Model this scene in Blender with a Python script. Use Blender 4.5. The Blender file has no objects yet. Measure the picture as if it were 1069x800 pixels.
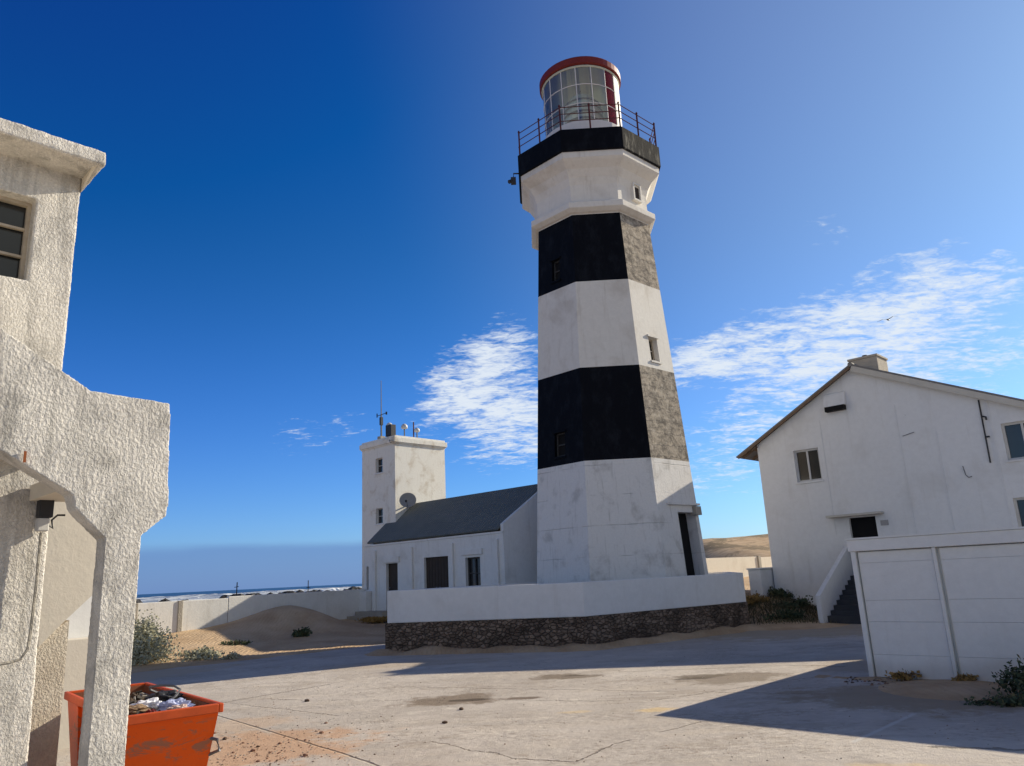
import bpy, bmesh, math, random
import numpy as np
from mathutils import Vector, Matrix, noise, geometry
R_ = math.radians
SC = bpy.context.scene
COL = SC.collection
random.seed(7)

# ------------------------------------------------------------------ camera
H, FPX, CX, CY = 2.0, 796.0, 534.5, 400.0
TH, RO = R_(14.2), R_(2.8)
FW = Vector((0, math.cos(TH), math.sin(TH)))
_U0 = Vector((0, -math.sin(TH), math.cos(TH))); _R0 = Vector((1, 0, 0))
UP = _U0 * math.cos(RO) + _R0 * math.sin(RO)
RT = _R0 * math.cos(RO) - _U0 * math.sin(RO)
CAM = Vector((0, 0, H))
cam_d = bpy.data.cameras.new('camera'); cam = bpy.data.objects.new('camera', cam_d); COL.objects.link(cam)
cam_d.sensor_width = 36; cam_d.lens = FPX / 1069 * 36; cam_d.clip_end = 60000; cam_d.clip_start = 0.05
M3 = Matrix((RT, UP, -FW)).transposed()
cam.matrix_world = Matrix.Translation(CAM) @ M3.to_4x4()
SC.camera = cam

# ------------------------------------------------------------------ light
SUN_B, SUN_E = 58.4, 26.3          # bearing from +Y towards +X, elevation
S = Vector((math.sin(R_(SUN_B)) * math.cos(R_(SUN_E)), math.cos(R_(SUN_B)) * math.cos(R_(SUN_E)), math.sin(R_(SUN_E))))
sd = bpy.data.lights.new('sun', 'SUN'); sd.energy = 5.0; sd.angle = R_(0.5); sd.color = (1.0, 0.895, 0.71)
so = bpy.data.objects.new('sun', sd); COL.objects.link(so); so.rotation_euler = S.to_track_quat('Z', 'Y').to_euler()
so.location = (40, 30, 40)
SC.view_settings.view_transform = 'Standard'; SC.view_settings.look = 'None'
SC.view_settings.exposure = 0.45; SC.view_settings.gamma = 1.0
SKY_STRENGTH = 0.075

def ray(x, y):
    return (FW * FPX + RT * (x - CX) - UP * (y - CY)).normalized()
def azel(x, y):
    d = ray(x, y); return math.atan2(d.x, d.y), math.asin(d.z)

class NT:
    """tiny helper to write node graphs"""
    def __init__(s, tree): s.t = tree; s.n = tree.nodes; s.l = tree.links
    def node(s, typ, **kw):
        nd = s.n.new(typ)
        for k, v in kw.items(): setattr(nd, k, v)
        return nd
    def put(s, sock, v):
        if isinstance(v, bpy.types.NodeSocket): s.l.new(v, sock)
        elif v is not None: sock.default_value = v
    def math(s, op, a, b=None, c=None, clamp=False):
        nd = s.node('ShaderNodeMath', operation=op); nd.use_clamp = clamp
        s.put(nd.inputs[0], a)
        if b is not None: s.put(nd.inputs[1], b)
        if c is not None: s.put(nd.inputs[2], c)
        return nd.outputs[0]
    def vmath(s, op, a, b=None):
        nd = s.node('ShaderNodeVectorMath', operation=op); s.put(nd.inputs[0], a)
        if b is not None: s.put(nd.inputs[1], b)
        return nd.outputs['Value'] if op in ('LENGTH', 'DOT_PRODUCT', 'DISTANCE') else nd.outputs[0]
    def noise(s, vec, scale, detail=5, rough=0.55, dist=0.0, off=0.0):
        if off: vec = s.vmath('ADD', vec, (off, off * 1.7, off * .6))
        nd = s.node('ShaderNodeTexNoise'); s.put(nd.inputs['Vector'], vec); nd.inputs['Scale'].default_value = scale
        nd.inputs['Detail'].default_value = detail; nd.inputs['Roughness'].default_value = rough
        nd.inputs['Distortion'].default_value = dist
        return nd.outputs['Fac']
    def voro(s, vec, scale, feature='F1', rnd=1.0):
        nd = s.node('ShaderNodeTexVoronoi', feature=feature); s.put(nd.inputs['Vector'], vec)
        nd.inputs['Scale'].default_value = scale; nd.inputs['Randomness'].default_value = rnd
        return nd.outputs['Distance']
    def ramp(s, v, a, b, lo=0.0, hi=1.0, smooth=True):
        nd = s.node('ShaderNodeMapRange'); nd.interpolation_type = 'SMOOTHSTEP' if smooth else 'LINEAR'
        s.put(nd.inputs[0], v); nd.inputs[1].default_value = a; nd.inputs[2].default_value = b
        nd.inputs[3].default_value = lo; nd.inputs[4].default_value = hi
        return nd.outputs[0]
    def mix(s, f, a, b, blend='MIX'):
        nd = s.node('ShaderNodeMix', data_type='RGBA', blend_type=blend)
        s.put(nd.inputs[0], f); s.put(nd.inputs[6], c4(a)); s.put(nd.inputs[7], c4(b))
        return nd.outputs[2]
    def sep(s, v):
        nd = s.node('ShaderNodeSeparateXYZ'); s.put(nd.inputs[0], v); return nd.outputs
    def comb(s, x, y, z):
        nd = s.node('ShaderNodeCombineXYZ'); s.put(nd.inputs[0], x); s.put(nd.inputs[1], y); s.put(nd.inputs[2], z); return nd.outputs[0]
    def scale(s, v, k):
        return s.vmath('MULTIPLY', v, k)
def c4(c):
    if isinstance(c, (tuple, list)) and len(c) == 3: return (*c, 1.0)
    return c

# ------------------------------------------------------------------ sky
world = bpy.data.worlds.new('World'); SC.world = world; world.use_nodes = True
W = NT(world.node_tree); W.n.clear()
sky = W.node('ShaderNodeTexSky', sky_type='NISHITA'); sky.sun_disc = False
sky.sun_elevation = R_(SUN_E); sky.sun_rotation = R_(SUN_B); sky.altitude = 0; sky.air_density = 1.0
sky.dust_density = 0.35; sky.ozone_density = 2.2
hs = W.node('ShaderNodeHueSaturation'); hs.inputs['Saturation'].default_value = 1.22; hs.inputs['Value'].default_value = 1.0
W.l.new(sky.outputs[0], hs.inputs['Color'])
# deeper blue, less green at the horizon, paler towards the sun
KS = SKY_STRENGTH * 2 ** 0.5
_d = W.node('ShaderNodeSeparateColor'); W.put(_d.inputs[0], hs.outputs[0])
tc = W.node('ShaderNodeTexCoord')
D = W.vmath('NORMALIZE', tc.outputs['Generated']); dx, dy, dz = W.sep(D)
az = W.math('ARCTAN2', dx, dy); el = W.math('ARCSINE', dz)
glow = W.ramp(W.vmath('DOT_PRODUCT', D, tuple(S)), .48, .98, 0, 1)
def grade(i, gain, off, lo, add):
    v = W.math('MULTIPLY_ADD', _d.outputs[i], gain, -off / KS); v = W.math('MAXIMUM', v, lo / KS)
    return W.math('ADD', v, W.math('MULTIPLY', glow, add / KS))
_c = W.node('ShaderNodeCombineColor')
W.put(_c.inputs[0], grade(0, .56, .032, .004, .15)); W.put(_c.inputs[1], grade(1, .91, .056, .02, .145)); W.put(_c.inputs[2], W.math('ADD', grade(2, 1.12, .02, .02, .10), W.ramp(el, .0, .45, .26 / KS, 0)))
SKYC = W.mix(W.ramp(el, .75, 1.25, 0, .62), _c.outputs[0], (0.30, .44, .52))
# clouds lie on a high flat layer: project the view direction on it
zz = W.math('ADD', W.math('MAXIMUM', dz, 0.0), 0.16); cu = W.math('DIVIDE', dx, zz); cv = W.math('DIVIDE', dy, zz)
cp = W.comb(cu, cv, 0.0)
def patch(x, y, rx, ry, rot, soft=1.0):
    a, e = azel(x, y); k = 1 / FPX
    p = W.comb(W.math('SUBTRACT', az, a), W.math('SUBTRACT', el, e), 0.0)
    m = W.node('ShaderNodeMapping', vector_type='TEXTURE'); W.put(m.inputs[0], p)
    m.inputs['Rotation'].default_value = (0, 0, R_(rot)); m.inputs['Scale'].default_value = (rx * k, ry * k, 1)
    return W.ramp(W.vmath('LENGTH', m.outputs[0]), 0.25, 1.25, soft, 0.0)
pm = None
for a in ((500, 395, 115, 60, 32, 0.95), (540, 440, 105, 65, 10, 1.0), (790, 358, 190, 42, 10, 1.0), (915, 348, 175, 66, 14, .97), (985, 375, 130, 45, 0, .8),
          (935, 280, 90, 26, 10, .62), (745, 480, 95, 60, 0, .6), (820, 415, 120, 75, 30, .85), (345, 452, 80, 30, 8, .65), (1060, 305, 70, 35, 0, .5), (1000, 420, 100, 40, 0, .65), (860, 245, 40, 30, 0, .5)):
    q = patch(*a); pm = q if pm is None else W.math('MAXIMUM', pm, q)
rotm = W.node('ShaderNodeMapping'); W.put(rotm.inputs[0], cp); rotm.inputs['Rotation'].default_value = (0, 0, R_(35)); rotm.inputs['Scale'].default_value = (1.0, 1.7, 1)
wob = W.noise(cp, 1.3, 3, .5)
n1 = W.noise(rotm.outputs[0], 9.0, 7, .62, .5)
n2 = W.noise(rotm.outputs[0], 30.0, 5, .6, .6, off=3.1)
n3 = W.noise(cp, 2.2, 3, .5, off=9.0)
nn = W.math('ADD', W.math('MULTIPLY', n1, .50), W.math('ADD', W.math('MULTIPLY', n2, .30), W.math('MULTIPLY', n3, .28)))
dens = W.ramp(W.math('ADD', nn, W.math('MULTIPLY', pm, .30)), .70, .92, 0, .95)
dens = W.math('MULTIPLY', dens, W.ramp(pm, .02, .3, 0, 1))
dens = W.math('MULTIPLY', dens, W.ramp(el, .035, .10))
CLOUD = (7.6, 8.3, 9.1)
# unseen broad bright cloud, added behind the viewer to soften the open shade
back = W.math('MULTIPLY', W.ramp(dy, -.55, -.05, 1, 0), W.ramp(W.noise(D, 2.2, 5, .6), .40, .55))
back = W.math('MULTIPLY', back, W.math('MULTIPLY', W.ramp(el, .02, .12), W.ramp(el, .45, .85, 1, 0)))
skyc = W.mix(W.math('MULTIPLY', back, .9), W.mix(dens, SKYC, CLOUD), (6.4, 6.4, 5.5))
# thin grey-blue bank lying on the sea horizon, to the west
bank = W.math('MULTIPLY', W.ramp(W.math('ADD', el, W.math('MULTIPLY', W.noise(W.comb(az, W.math('MULTIPLY', el, 9.0), 0.0), 5, 4), .018)), .052, .068, 1, 0), W.ramp(az, -.05, .12, 1, 0))
skyc = W.mix(W.math('MULTIPLY', bank, .72), skyc, (1.35, 2.55, 5.4))
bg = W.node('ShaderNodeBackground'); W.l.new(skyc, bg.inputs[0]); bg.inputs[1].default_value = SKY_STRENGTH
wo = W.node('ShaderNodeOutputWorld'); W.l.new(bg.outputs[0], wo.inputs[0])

# ------------------------------------------------------------------ materials
def mat(name, rough=.85, spec=.3):
    m = bpy.data.materials.new(name); m.use_nodes = True
    t = NT(m.node_tree); b = t.n['Principled BSDF']
    b.inputs['Roughness'].default_value = rough; b.inputs['Specular IOR Level'].default_value = spec
    t.b = b; t.tc = t.node('ShaderNodeTexCoord'); t.P = t.tc.outputs['Object']
    return m, t
def bump(t, h, dist=.01, strength=1.0):
    nd = t.node('ShaderNodeBump'); nd.inputs['Strength'].default_value = strength; nd.inputs['Distance'].default_value = dist
    t.put(nd.inputs['Height'], h); t.l.new(nd.outputs[0], t.b.inputs['Normal'])
def simple(name, col, rough=.8, var=.15, scale=3.0, spec=.3, metal=0.0, b=.0):
    m, t = mat(name, rough, spec)
    f = t.noise(t.P, scale, 5)
    dark = tuple(c * (1 - var) for c in col); lite = tuple(min(c * (1 + var), .95) for c in col)
    t.put(t.b.inputs['Base Color'], t.mix(f, dark, lite)); t.b.inputs['Metallic'].default_value = metal
    if b: bump(t, t.noise(t.P, scale * 8, 4), b)
    return m
def plaster(name, col=(.74, .73, .70), dirt=(.42, .39, .34), amount=.5, streak=.4, scale=.9, bmp=.012, lines=0.0, low=None):
    """painted masonry: mottled, with rain streaks, blotches and small chips"""
    m, t = mat(name, .88, .2)
    big = t.noise(t.P, scale, 6, .6, .3)
    fine = t.noise(t.P, scale * 9, 6, .65)
    st = t.noise(t.scale(t.P, (3.0, 3.0, .22)), scale * 2.2, 5, .6, off=5)
    c = t.mix(t.ramp(fine, .3, .7), tuple(k * .94 for k in col), col)
    c = t.mix(t.math('MULTIPLY', t.ramp(big, .50, .72), amount), c, dirt)
    c = t.mix(t.math('MULTIPLY', t.ramp(st, .55, .78), streak), c, dirt)
    chip = t.math('MULTIPLY', t.ramp(t.noise(t.P, scale * 5, 8, .75, .6, off=8), .66, .72), amount)
    c = t.mix(chip, c, tuple(k * .6 for k in dirt))
    hh = t.math('ADD', t.math('MULTIPLY', fine, .5), t.math('MULTIPLY', t.noise(t.P, scale * 40, 3), .35))
    if lines:
        z = t.sep(t.P)[2]
        zz_ = t.math('ADD', z, t.math('MULTIPLY', t.noise(t.P, 1.5, 3), .06))
        fr = t.math('ABSOLUTE', t.math('SUBTRACT', t.math('FRACT', t.math('DIVIDE', zz_, lines)), .5))
        ln = t.math('MULTIPLY', t.ramp(fr, 0, .018, 1, 0), t.ramp(t.noise(t.P, 1.1, 4, off=2), .42, .6))
        c = t.mix(t.math('MULTIPLY', ln, .45), c, dirt)
        hh = t.math('SUBTRACT', hh, t.math('MULTIPLY', ln, .6))
    if low:   # splash dirt near the ground, patchy
        z = t.sep(t.P)[2]
        lo = t.math('MULTIPLY', t.ramp(t.math('ADD', z, t.math('MULTIPLY', big, -low * 1.2)), -low * .2, low * .5, 1, 0), .5)
        c = t.mix(lo, c, dirt)
    t.put(t.b.inputs['Base Color'], c)
    bump(t, hh, bmp)
    return m
WHITE = plaster('white_plaster', amount=.32, streak=.38, low=.5)
WHITE_CLEAN = plaster('white_paint_wall', (.72, .72, .72), (.42, .39, .35), .24, .30, .6, .008)
TOWER_WHITE = plaster('tower_white', (.74, .72, .69), (.32, .30, .27), .5, .5, 1.6, .02, lines=1.0)
TOWER_UP = plaster('tower_upper_white', (.74, .71, .65), (.40, .34, .26), .38, .36, .8, .012)
LOOKOUT = plaster('lookout_white', (.80, .78, .72), (.42, .33, .22), .5, .3, 1.6, .016)
GREYWALL = plaster('cream_wall', (.66, .60, .50), (.5, .42, .32), .25, .15, .8, .006)
# navy-black paint
m, t = mat('black_paint', .7, .12)
t.put(t.b.inputs['Base Color'], t.mix(t.ramp(t.noise(t.scale(t.P, (1, 1, .5)), 2.5, 8, .7), .45, .7), (.0015, .0022, .005), (.008, .010, .015))); bump(t, t.noise(t.P, 12, 4), .008)
BLACK = m
# black paint gone from the weather side: grey-brown stone blocks
m, t = mat('weathered_stone', .92, .15)
px_, py_, pz_ = t.sep(t.P)
br = t.node('ShaderNodeTexBrick'); t.put(br.inputs['Vector'], t.vmath('ADD', t.comb(t.math('ADD', px_, t.math('MULTIPLY', py_, .9)), pz_, 0.0), t.scale(t.comb(t.noise(t.P, 3, 4), t.noise(t.P, 3, 4, off=4), 0.0), (.5, .35, 0))))
br.inputs['Scale'].default_value = 1.0; br.inputs['Brick Width'].default_value = .8; br.inputs['Row Height'].default_value = .42; br.inputs['Mortar Size'].default_value = .012
br.inputs['Color1'].default_value = (.44, .38, .30, 1); br.inputs['Color2'].default_value = (.37, .32, .26, 1); br.inputs['Mortar'].default_value = (.26, .23, .20, 1)
f = t.noise(t.scale(t.P, (1, 1, 1.5)), 3.2, 10, .74, .2)
c = t.mix(t.math('MULTIPLY', t.ramp(f, .38, .64), .85), br.outputs[0], (.085, .075, .066)); c = t.mix(t.math('MULTIPLY', t.ramp(t.noise(t.P, 5, 9, .75, off=7), .50, .66), .65), c, (.58, .52, .43))
t.put(t.b.inputs['Base Color'], c); bump(t, t.math('ADD', t.math('MULTIPLY', br.outputs['Fac'], -.6), f), .03)
WORN = m
# rubble plinth of the terrace
m, t = mat('rubble_stone', .92, .15)
v = t.node('ShaderNodeTexVoronoi', feature='F1'); t.put(v.inputs['Vector'], t.scale(t.vmath('ADD', t.P, t.scale(t.comb(t.noise(t.P, 3), t.noise(t.P, 3, off=3), t.noise(t.P, 3, off=6)), (.12, .12, .12))), (1, 1, 1.7))); v.inputs['Scale'].default_value = 6.5
e = t.node('ShaderNodeTexVoronoi', feature='DISTANCE_TO_EDGE'); t.l.new(v.inputs['Vector'].links[0].from_socket, e.inputs['Vector']); e.inputs['Scale'].default_value = 6.5
c = t.mix(t.ramp(t.sep(v.outputs['Color'])[0], 0, 1), (.13, .095, .072), (.26, .195, .15)); c = t.mix(t.ramp(e.outputs[0], 0, .05, .75, 0), c, (.05, .042, .036))
c = t.mix(t.math('MULTIPLY', t.ramp(t.noise(t.P, 1.4, 5), .45, .6), .6), c, (.055, .042, .034))
t.put(t.b.inputs['Base Color'], c); bump(t, t.math('ADD', t.ramp(e.outputs[0], 0, .12), t.math('MULTIPLY', t.noise(t.P, 14), .4)), .05)
RUBBLE = m
# roughcast render of the near building
def roughcast(name, col, dirt):
    m, t = mat(name, .95, .1)
    a = t.noise(t.scale(t.P, (1, 1, .75)), 55, 4, .6, .3); b = t.noise(t.P, 120, 3, .6)
    big = t.noise(t.P, 2.2, 6, .65, .4); st = t.noise(t.scale(t.P, (3, 3, .35)), 3, 5)
    c = t.mix(t.ramp(a, .35, .6), tuple(k * .86 for k in col), col)
    c = t.mix(t.math('MULTIPLY', t.ramp(big, .46, .68), .6), c, dirt); c = t.mix(t.math('MULTIPLY', t.ramp(st, .50, .70), .5), c, dirt); c = t.mix(t.math('MULTIPLY', t.ramp(t.noise(t.P, 14, 7, .8, .3, off=4), .6, .7), .5), c, tuple(k * .6 for k in dirt))
    t.put(t.b.inputs['Base Color'], c); bump(t, t.math('ADD', t.ramp(a, .38, .62), t.math('MULTIPLY', b, .35)), .0055)
    return m
ROUGH = roughcast('roughcast', (.77, .73, .665), (.30, .285, .26))
# concrete yard, world coordinates
m, t = mat('yard_concrete', .9, .2)
P = t.P; X, Y, Z = t.sep(P)
nb = t.noise(P, .35, 6, .6, .4); nm = t.noise(P, 1.6, 8, .65, .5); nf = t.noise(P, 9, 7, .7); ng = t.noise(P, 55, 4, .7)
c = t.mix(t.ramp(nb, .35, .65), (.44, .385, .33), (.55, .49, .425))
c = t.mix(t.math('MULTIPLY', t.ramp(nm, .45, .75), .55), c, (.36, .315, .265))
c = t.mix(t.math('MULTIPLY', t.ramp(nf, .5, .75), .4), c, (.62, .56, .49))
c = t.mix(t.math('MULTIPLY', t.ramp(ng, .55, .8), .45), c, (.24, .21, .18))
wv = t.noise(t.scale(P, (.5, 1.6, 1)), 1.1, 6, .6, .8, off=6)
c = t.mix(t.math('MULTIPLY', t.ramp(wv, .5, .68), .35), c, (.56, .48, .38))
grit = t.noise(P, 140, 3, .6)
c = t.mix(t.math('MULTIPLY', t.ramp(t.noise(P, .9, 5, .6, off=11), .4, .65), t.ramp(grit, .58, .72)), c, (.17, .14, .11))
pat = t.ramp(t.noise(t.scale(P, (.55, 1.3, 1)), .8, 8, .72, .3, off=15), .52, .60)
c = t.mix(t.math('MULTIPLY', pat, .45), c, (.33, .275, .22))
pat2 = t.ramp(t.noise(t.scale(P, (.6, 1.2, 1)), 2.1, 7, .75, off=19), .56, .66)
c = t.mix(t.math('MULTIPLY', pat2, .6), c, (.66, .60, .51))
crumb = t.noise(t.scale(P, (1.3, 2.0, 1)), 6.0, 8, .8, .4, off=23)
zone = t.ramp(t.noise(t.scale(P, (.6, 1.2, 1)), .9, 5, .65, off=29), .46, .58)
c = t.mix(t.math('MULTIPLY', t.math('MULTIPLY', t.ramp(crumb, .50, .60), zone), .55), c, (.27, .215, .165))
c = t.mix(t.math('MULTIPLY', t.math('MULTIPLY', t.ramp(crumb, .46, .38), zone), .5), c, (.68, .61, .51))
def blob(x, y, rx, ry, rot=0, jag=1.1, sc=1.6, lo=.55, hi=1.0):
    mp = t.node('ShaderNodeMapping', vector_type='TEXTURE'); t.put(mp.inputs[0], t.comb(X, Y, 0.0))
    mp.inputs['Location'].default_value = (x, y, 0); mp.inputs['Rotation'].default_value = (0, 0, R_(rot)); mp.inputs['Scale'].default_value = (rx, ry, 1)
    L = t.math('ADD', t.vmath('LENGTH', mp.outputs[0]), t.math('MULTIPLY', t.math('SUBTRACT', t.noise(P, sc, 6, .7), .5), jag * 2))
    return t.ramp(L, lo, hi, 1, 0)
SANDC = (.50, .36, .23)
for (x, y, rx, ry, rot, col, k) in ((-3.7, 10.6, 1.9, 1.5, 30, (.50, .31, .19), .85), (-4.6, 12.4, 1.3, .8, 20, (.50, .36, .25), .6),
        (-1.3, 13.95, 1.1, .75, 0, (.20, .15, .105), .85), (-.1, 13.75, .5, .18, 0, (.14, .10, .07), .85), (.8, 16.3, .8, .5, 0, (.17, .13, .09), .8),
        (3.7, 14.9, 1.3, .75, 15, (.20, .155, .11), .75), (3.3, 15.4, .6, .3, 0, (.13, .10, .07), .7), (1.85, 12.05, .42, .22, 0, (.62, .47, .27), .95),
        (.7, 12.2, .35, .15, 0, (.58, .45, .28), .7), (5.6, 12.0, 2.2, 1.4, -40, (.30, .235, .16), .8), (6.8, 15.6, 1.6, 1.2, 0, (.36, .28, .2), .6),
        (-9.5, 20.5, 2.6, 1.2, 45, (.47, .37, .26), .8), (-2.5, 20.2, 3.0, .9, 0, (.42, .34, .25), .5), (8, 24, 4, 3, 0, (.36, .29, .2), .75), (3.9, 8.0, .8, .35, -30, (.62, .48, .3), .8)):
    c = t.mix(t.math('MULTIPLY', blob(x, y, rx, ry, rot), k), c, col)
def seg(x0, y0, x1, y1, w, wobble=.06, brk=None):
    L = math.hypot(x1 - x0, y1 - y0); ux, uy = (x1 - x0) / L, (y1 - y0) / L
    q = t.comb(t.math('SUBTRACT', X, x0), t.math('SUBTRACT', Y, y0), 0.0)
    a = t.vmath('DOT_PRODUCT', q, (ux, uy, 0)); b_ = t.vmath('DOT_PRODUCT', q, (-uy, ux, 0))
    b_ = t.math('ADD', b_, t.math('MULTIPLY', t.math('SUBTRACT', t.noise(P, 1.8, 6, .7), .5), wobble * 2))
    m_ = t.ramp(t.math('ABSOLUTE', b_), w * .4, w * 1.3, 1, 0)
    m_ = t.math('MULTIPLY', m_, t.math('MULTIPLY', t.ramp(a, -.05, .05), t.ramp(a, L - .05, L + .05, 1, 0)))
    if brk is not None: m_ = t.math('MULTIPLY', m_, t.ramp(t.noise(P, 2.5, 4, off=brk), .38, .5))
    return m_
cr = None
for a in ((-5.8, 14.3, -2.2, 10.0, .022, .04), (-2.2, 10.0, 1.2, 5.6, .022, .04), (-.15, 9.36, .48, 9.1, .018, .14), (-1.3, 10.6, -.15, 9.36, .012, .2), (.48, 9.1, 1.0, 9.9, .015, .12),
          (1.0, 9.9, 2.3, 11.0, .014, .08, 2.), (-5.9, 14.6, -4.1, 16.9, .025, .1, 4.), (-5.2, 15.2, 1.5, 13.0, .012, .2, 3.), (1.9, 16.6, 5.3, 16.3, .02, .15, 5.), (5.3, 16.3, 6.2, 15.7, .03, .3), (2.0, 12.9, 6.0, 15.0, .012, .12, 1.),
          (4.3, 9.0, 7.0, 7.9, .05, .25), (-9.6, 18.2, -3.0, 12.9, .012, .1, 2.), (-2.6, 16.0, 4.6, 12.7, .010, .15, 7.)):
    q = seg(*a); cr = q if cr is None else t.math('MAXIMUM', cr, q)
for (x, y, rx, ry, k) in ((-1.0, 13.85, .45, .16, .8), (3.1, 15.1, .5, .16, .7), (.95, 16.35, .3, .1, .7)):
    c = t.mix(t.math('MULTIPLY', blob(x, y, rx, ry, 0, .8, 3.0), k), c, (.07, .05, .035))
c = t.mix(t.math('MULTIPLY', cr, .62), c, (.11, .09, .07))
c = t.mix(t.math('MULTIPLY', seg(3.65, 9.4, 5.08, 10.85, .035, .03), .6), c, (.62, .6, .56))
t.put(t.b.inputs['Base Color'], c)
bump(t, t.math('SUBTRACT', t.math('ADD', t.math('MULTIPLY', nf, .6), t.math('ADD', t.math('MULTIPLY', ng, .35), t.math('MULTIPLY', nm, 1.2))), cr), .03, .8)
CONCRETE = m
# sand
m, t = mat('sand', .95, .1)
n0 = t.noise(t.P, .12, 4); n1_ = t.noise(t.P, .8, 6, .6); n2_ = t.noise(t.P, 30, 5, .7)
c = t.mix(t.ramp(n1_, .3, .7), (.44, .30, .175), (.58, .425, .27)); c = t.mix(t.math('MULTIPLY', t.ramp(n2_, .55, .75), .4), c, (.25, .18, .12))
veg = t.math('MULTIPLY', t.ramp(t.noise(t.scale(t.P, (1, .6, 1)), .13, 9, .8, .6, off=4), .47, .56), t.ramp(t.sep(t.P)[1], 62, 85))
c = t.mix(t.math('MULTIPLY', veg, .75), c, (.15, .12, .07))
t.put(t.b.inputs['Base Color'], c)
rip = t.node('ShaderNodeTexWave'); t.put(rip.inputs['Vector'], t.P); rip.inputs['Scale'].default_value = 2.2; rip.inputs['Distortion'].default_value = 6; rip.inputs['Detail'].default_value = 3
bump(t, t.math('ADD', t.math('MULTIPLY', n1_, 1.5), t.math('ADD', t.math('MULTIPLY', rip.outputs['Fac'], .15), t.math('MULTIPLY', n2_, .3))), .06)
SAND = m
# sea
m, t = mat('sea_water', .18, .5)
X, Y, Z = t.sep(t.P)
fo = t.noise(t.scale(t.P, (.006, .02, 1)), 1, 9, .68, .6); fo2 = t.noise(t.scale(t.P, (.03, .10, 1)), 1, 7, .7, off=5)
ff = t.math('ADD', t.math('MULTIPLY', fo, .7), t.math('MULTIPLY', fo2, .3))
near = t.ramp(Y, 600, 1500, 0, .16)
fm = t.ramp(t.math('SUBTRACT', ff, near), .53, .57)
t.put(t.b.inputs['Base Color'], t.mix(fm, t.mix(t.ramp(Y, 200, 900), (.03, .10, .12), (.008, .035, .07)), (.72, .77, .82)))
t.put(t.b.inputs['Roughness'], t.math('ADD', .35, t.math('MULTIPLY', fm, .5)))
bump(t, t.math('ADD', t.noise(t.scale(t.P, (.05, .16, 1)), 1, 6, .6), t.math('MULTIPLY', fm, .6)), 1.2)
SEA = m
ROCK = simple('wet_rock', (.035, .032, .03), .7, .5, .8, b=.1)
FOAM = simple('foam', (.85, .87, .88), .9, .06, .4)
# others
m, t = mat('slate_roof', .75, .25)
X, Y, Z = t.sep(t.P)
wv = t.math('SINE', t.math('MULTIPLY', X, 2 * math.pi / .15))
c = t.mix(t.noise(t.P, 1.3, 6), (.11, .13, .13), (.19, .21, .205)); c = t.mix(t.math('MULTIPLY', t.ramp(t.noise(t.P, 4, 6, off=3), .55, .7), .4), c, (.20, .20, .18))
t.put(t.b.inputs['Base Color'], c); bump(t, wv, .03)
ROOF_G = m
ROOF_A = simple('grey_sheet_roof', (.20, .19, .18), .85, .25, 2, b=.01)
BARGE = simple('barge_paint', (.52, .49, .43), .8, .15, 3)
EAVE = simple('weathered_timber', (.16, .11, .075), .85, .3, 6)
GLASS = simple('dark_glass', (.018, .020, .022), .12, .3, 2, spec=.6)
INTER = simple('dark_interior', (.006, .006, .007), .9, .2, 2)
FRAME_W = simple('window_frame_white', (.55, .54, .52), .7, .12, 8)
FRAME_D = simple('window_frame_dark', (.05, .05, .05), .7, .2, 8)
STEEL_W = simple('old_steel_frame', (.42, .36, .28), .75, .3, 14)
SHUT = simple('brown_shutter', (.045, .032, .024), .75, .3, 5)
RED = simple('red_paint', (.17, .018, .014), .5, .2, 3)
RAIL = simple('maroon_rail', (.09, .018, .018), .55, .3, 6)
LANT = simple('lantern_white', (.70, .68, .66), .55, .06, 3)
m, t = mat('pole_metal', .5, .5); t.b.inputs['Metallic'].default_value = .5; t.b.inputs['Base Color'].default_value = (.14, .14, .15, 1); METAL = m
DARKM = simple('dark_metal', (.03, .03, .034), .5, .2, 6)
DOMEW = simple('dome_plastic', (.58, .58, .58), .35, .05, 4)
DISHM = simple('dish_mesh', (.30, .29, .27), .6, .15, 9)
STEP = simple('dark_step', (.05, .052, .058), .8, .3, 4, b=.01)
CONC_D = simple('stained_concrete', (.36, .33, .28), .9, .3, 3, b=.02)
PANEL = plaster('panel_white', (.74, .74, .71), (.45, .43, .39), .16, .16, .8, .004, low=.35)
m, t = mat('orange_skip_paint', .45, .4)
z = t.sep(t.P)[2]
c = t.mix(t.noise(t.P, 3, 5), (.68, .075, .003), (.80, .11, .006))
sm = t.math('MULTIPLY', t.ramp(t.noise(t.scale(t.P, (1.2, 1.2, 3.5)), 2.3, 8, .75, .8), .52, .60), t.math('MULTIPLY', t.ramp(z, .68, .76), t.ramp(z, .98, 1.03, 1, 0)))
c = t.mix(t.math('MULTIPLY', sm, .7), c, (.16, .13, .09))
c = t.mix(t.math('MULTIPLY', t.ramp(t.noise(t.P, 9, 8, .8, off=5), .64, .7), .8), c, (.12, .045, .02))
t.put(t.b.inputs['Base Color'], c); bump(t, t.noise(t.P, 14, 5), .004); t.b.inputs['Specular IOR Level'].default_value = .2; ORANGE = m
RIM = simple('orange_rim', (.52, .075, .012), .6, .3, 9)
INNER = simple('rusty_inside', (.17, .06, .03), .85, .4, 7)
BAGW = simple('white_plastic', (.80, .79, .82), .5, .08, 8)
BAGB = simple('blue_plastic', (.42, .46, .66), .45, .2, 8)
CARD = simple('rubbish_brown', (.11, .08, .06), .9, .6, 22, b=.02)
BRICKC = simple('brick_bits', (.24, .14, .095), .9, .4, 20)
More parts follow.
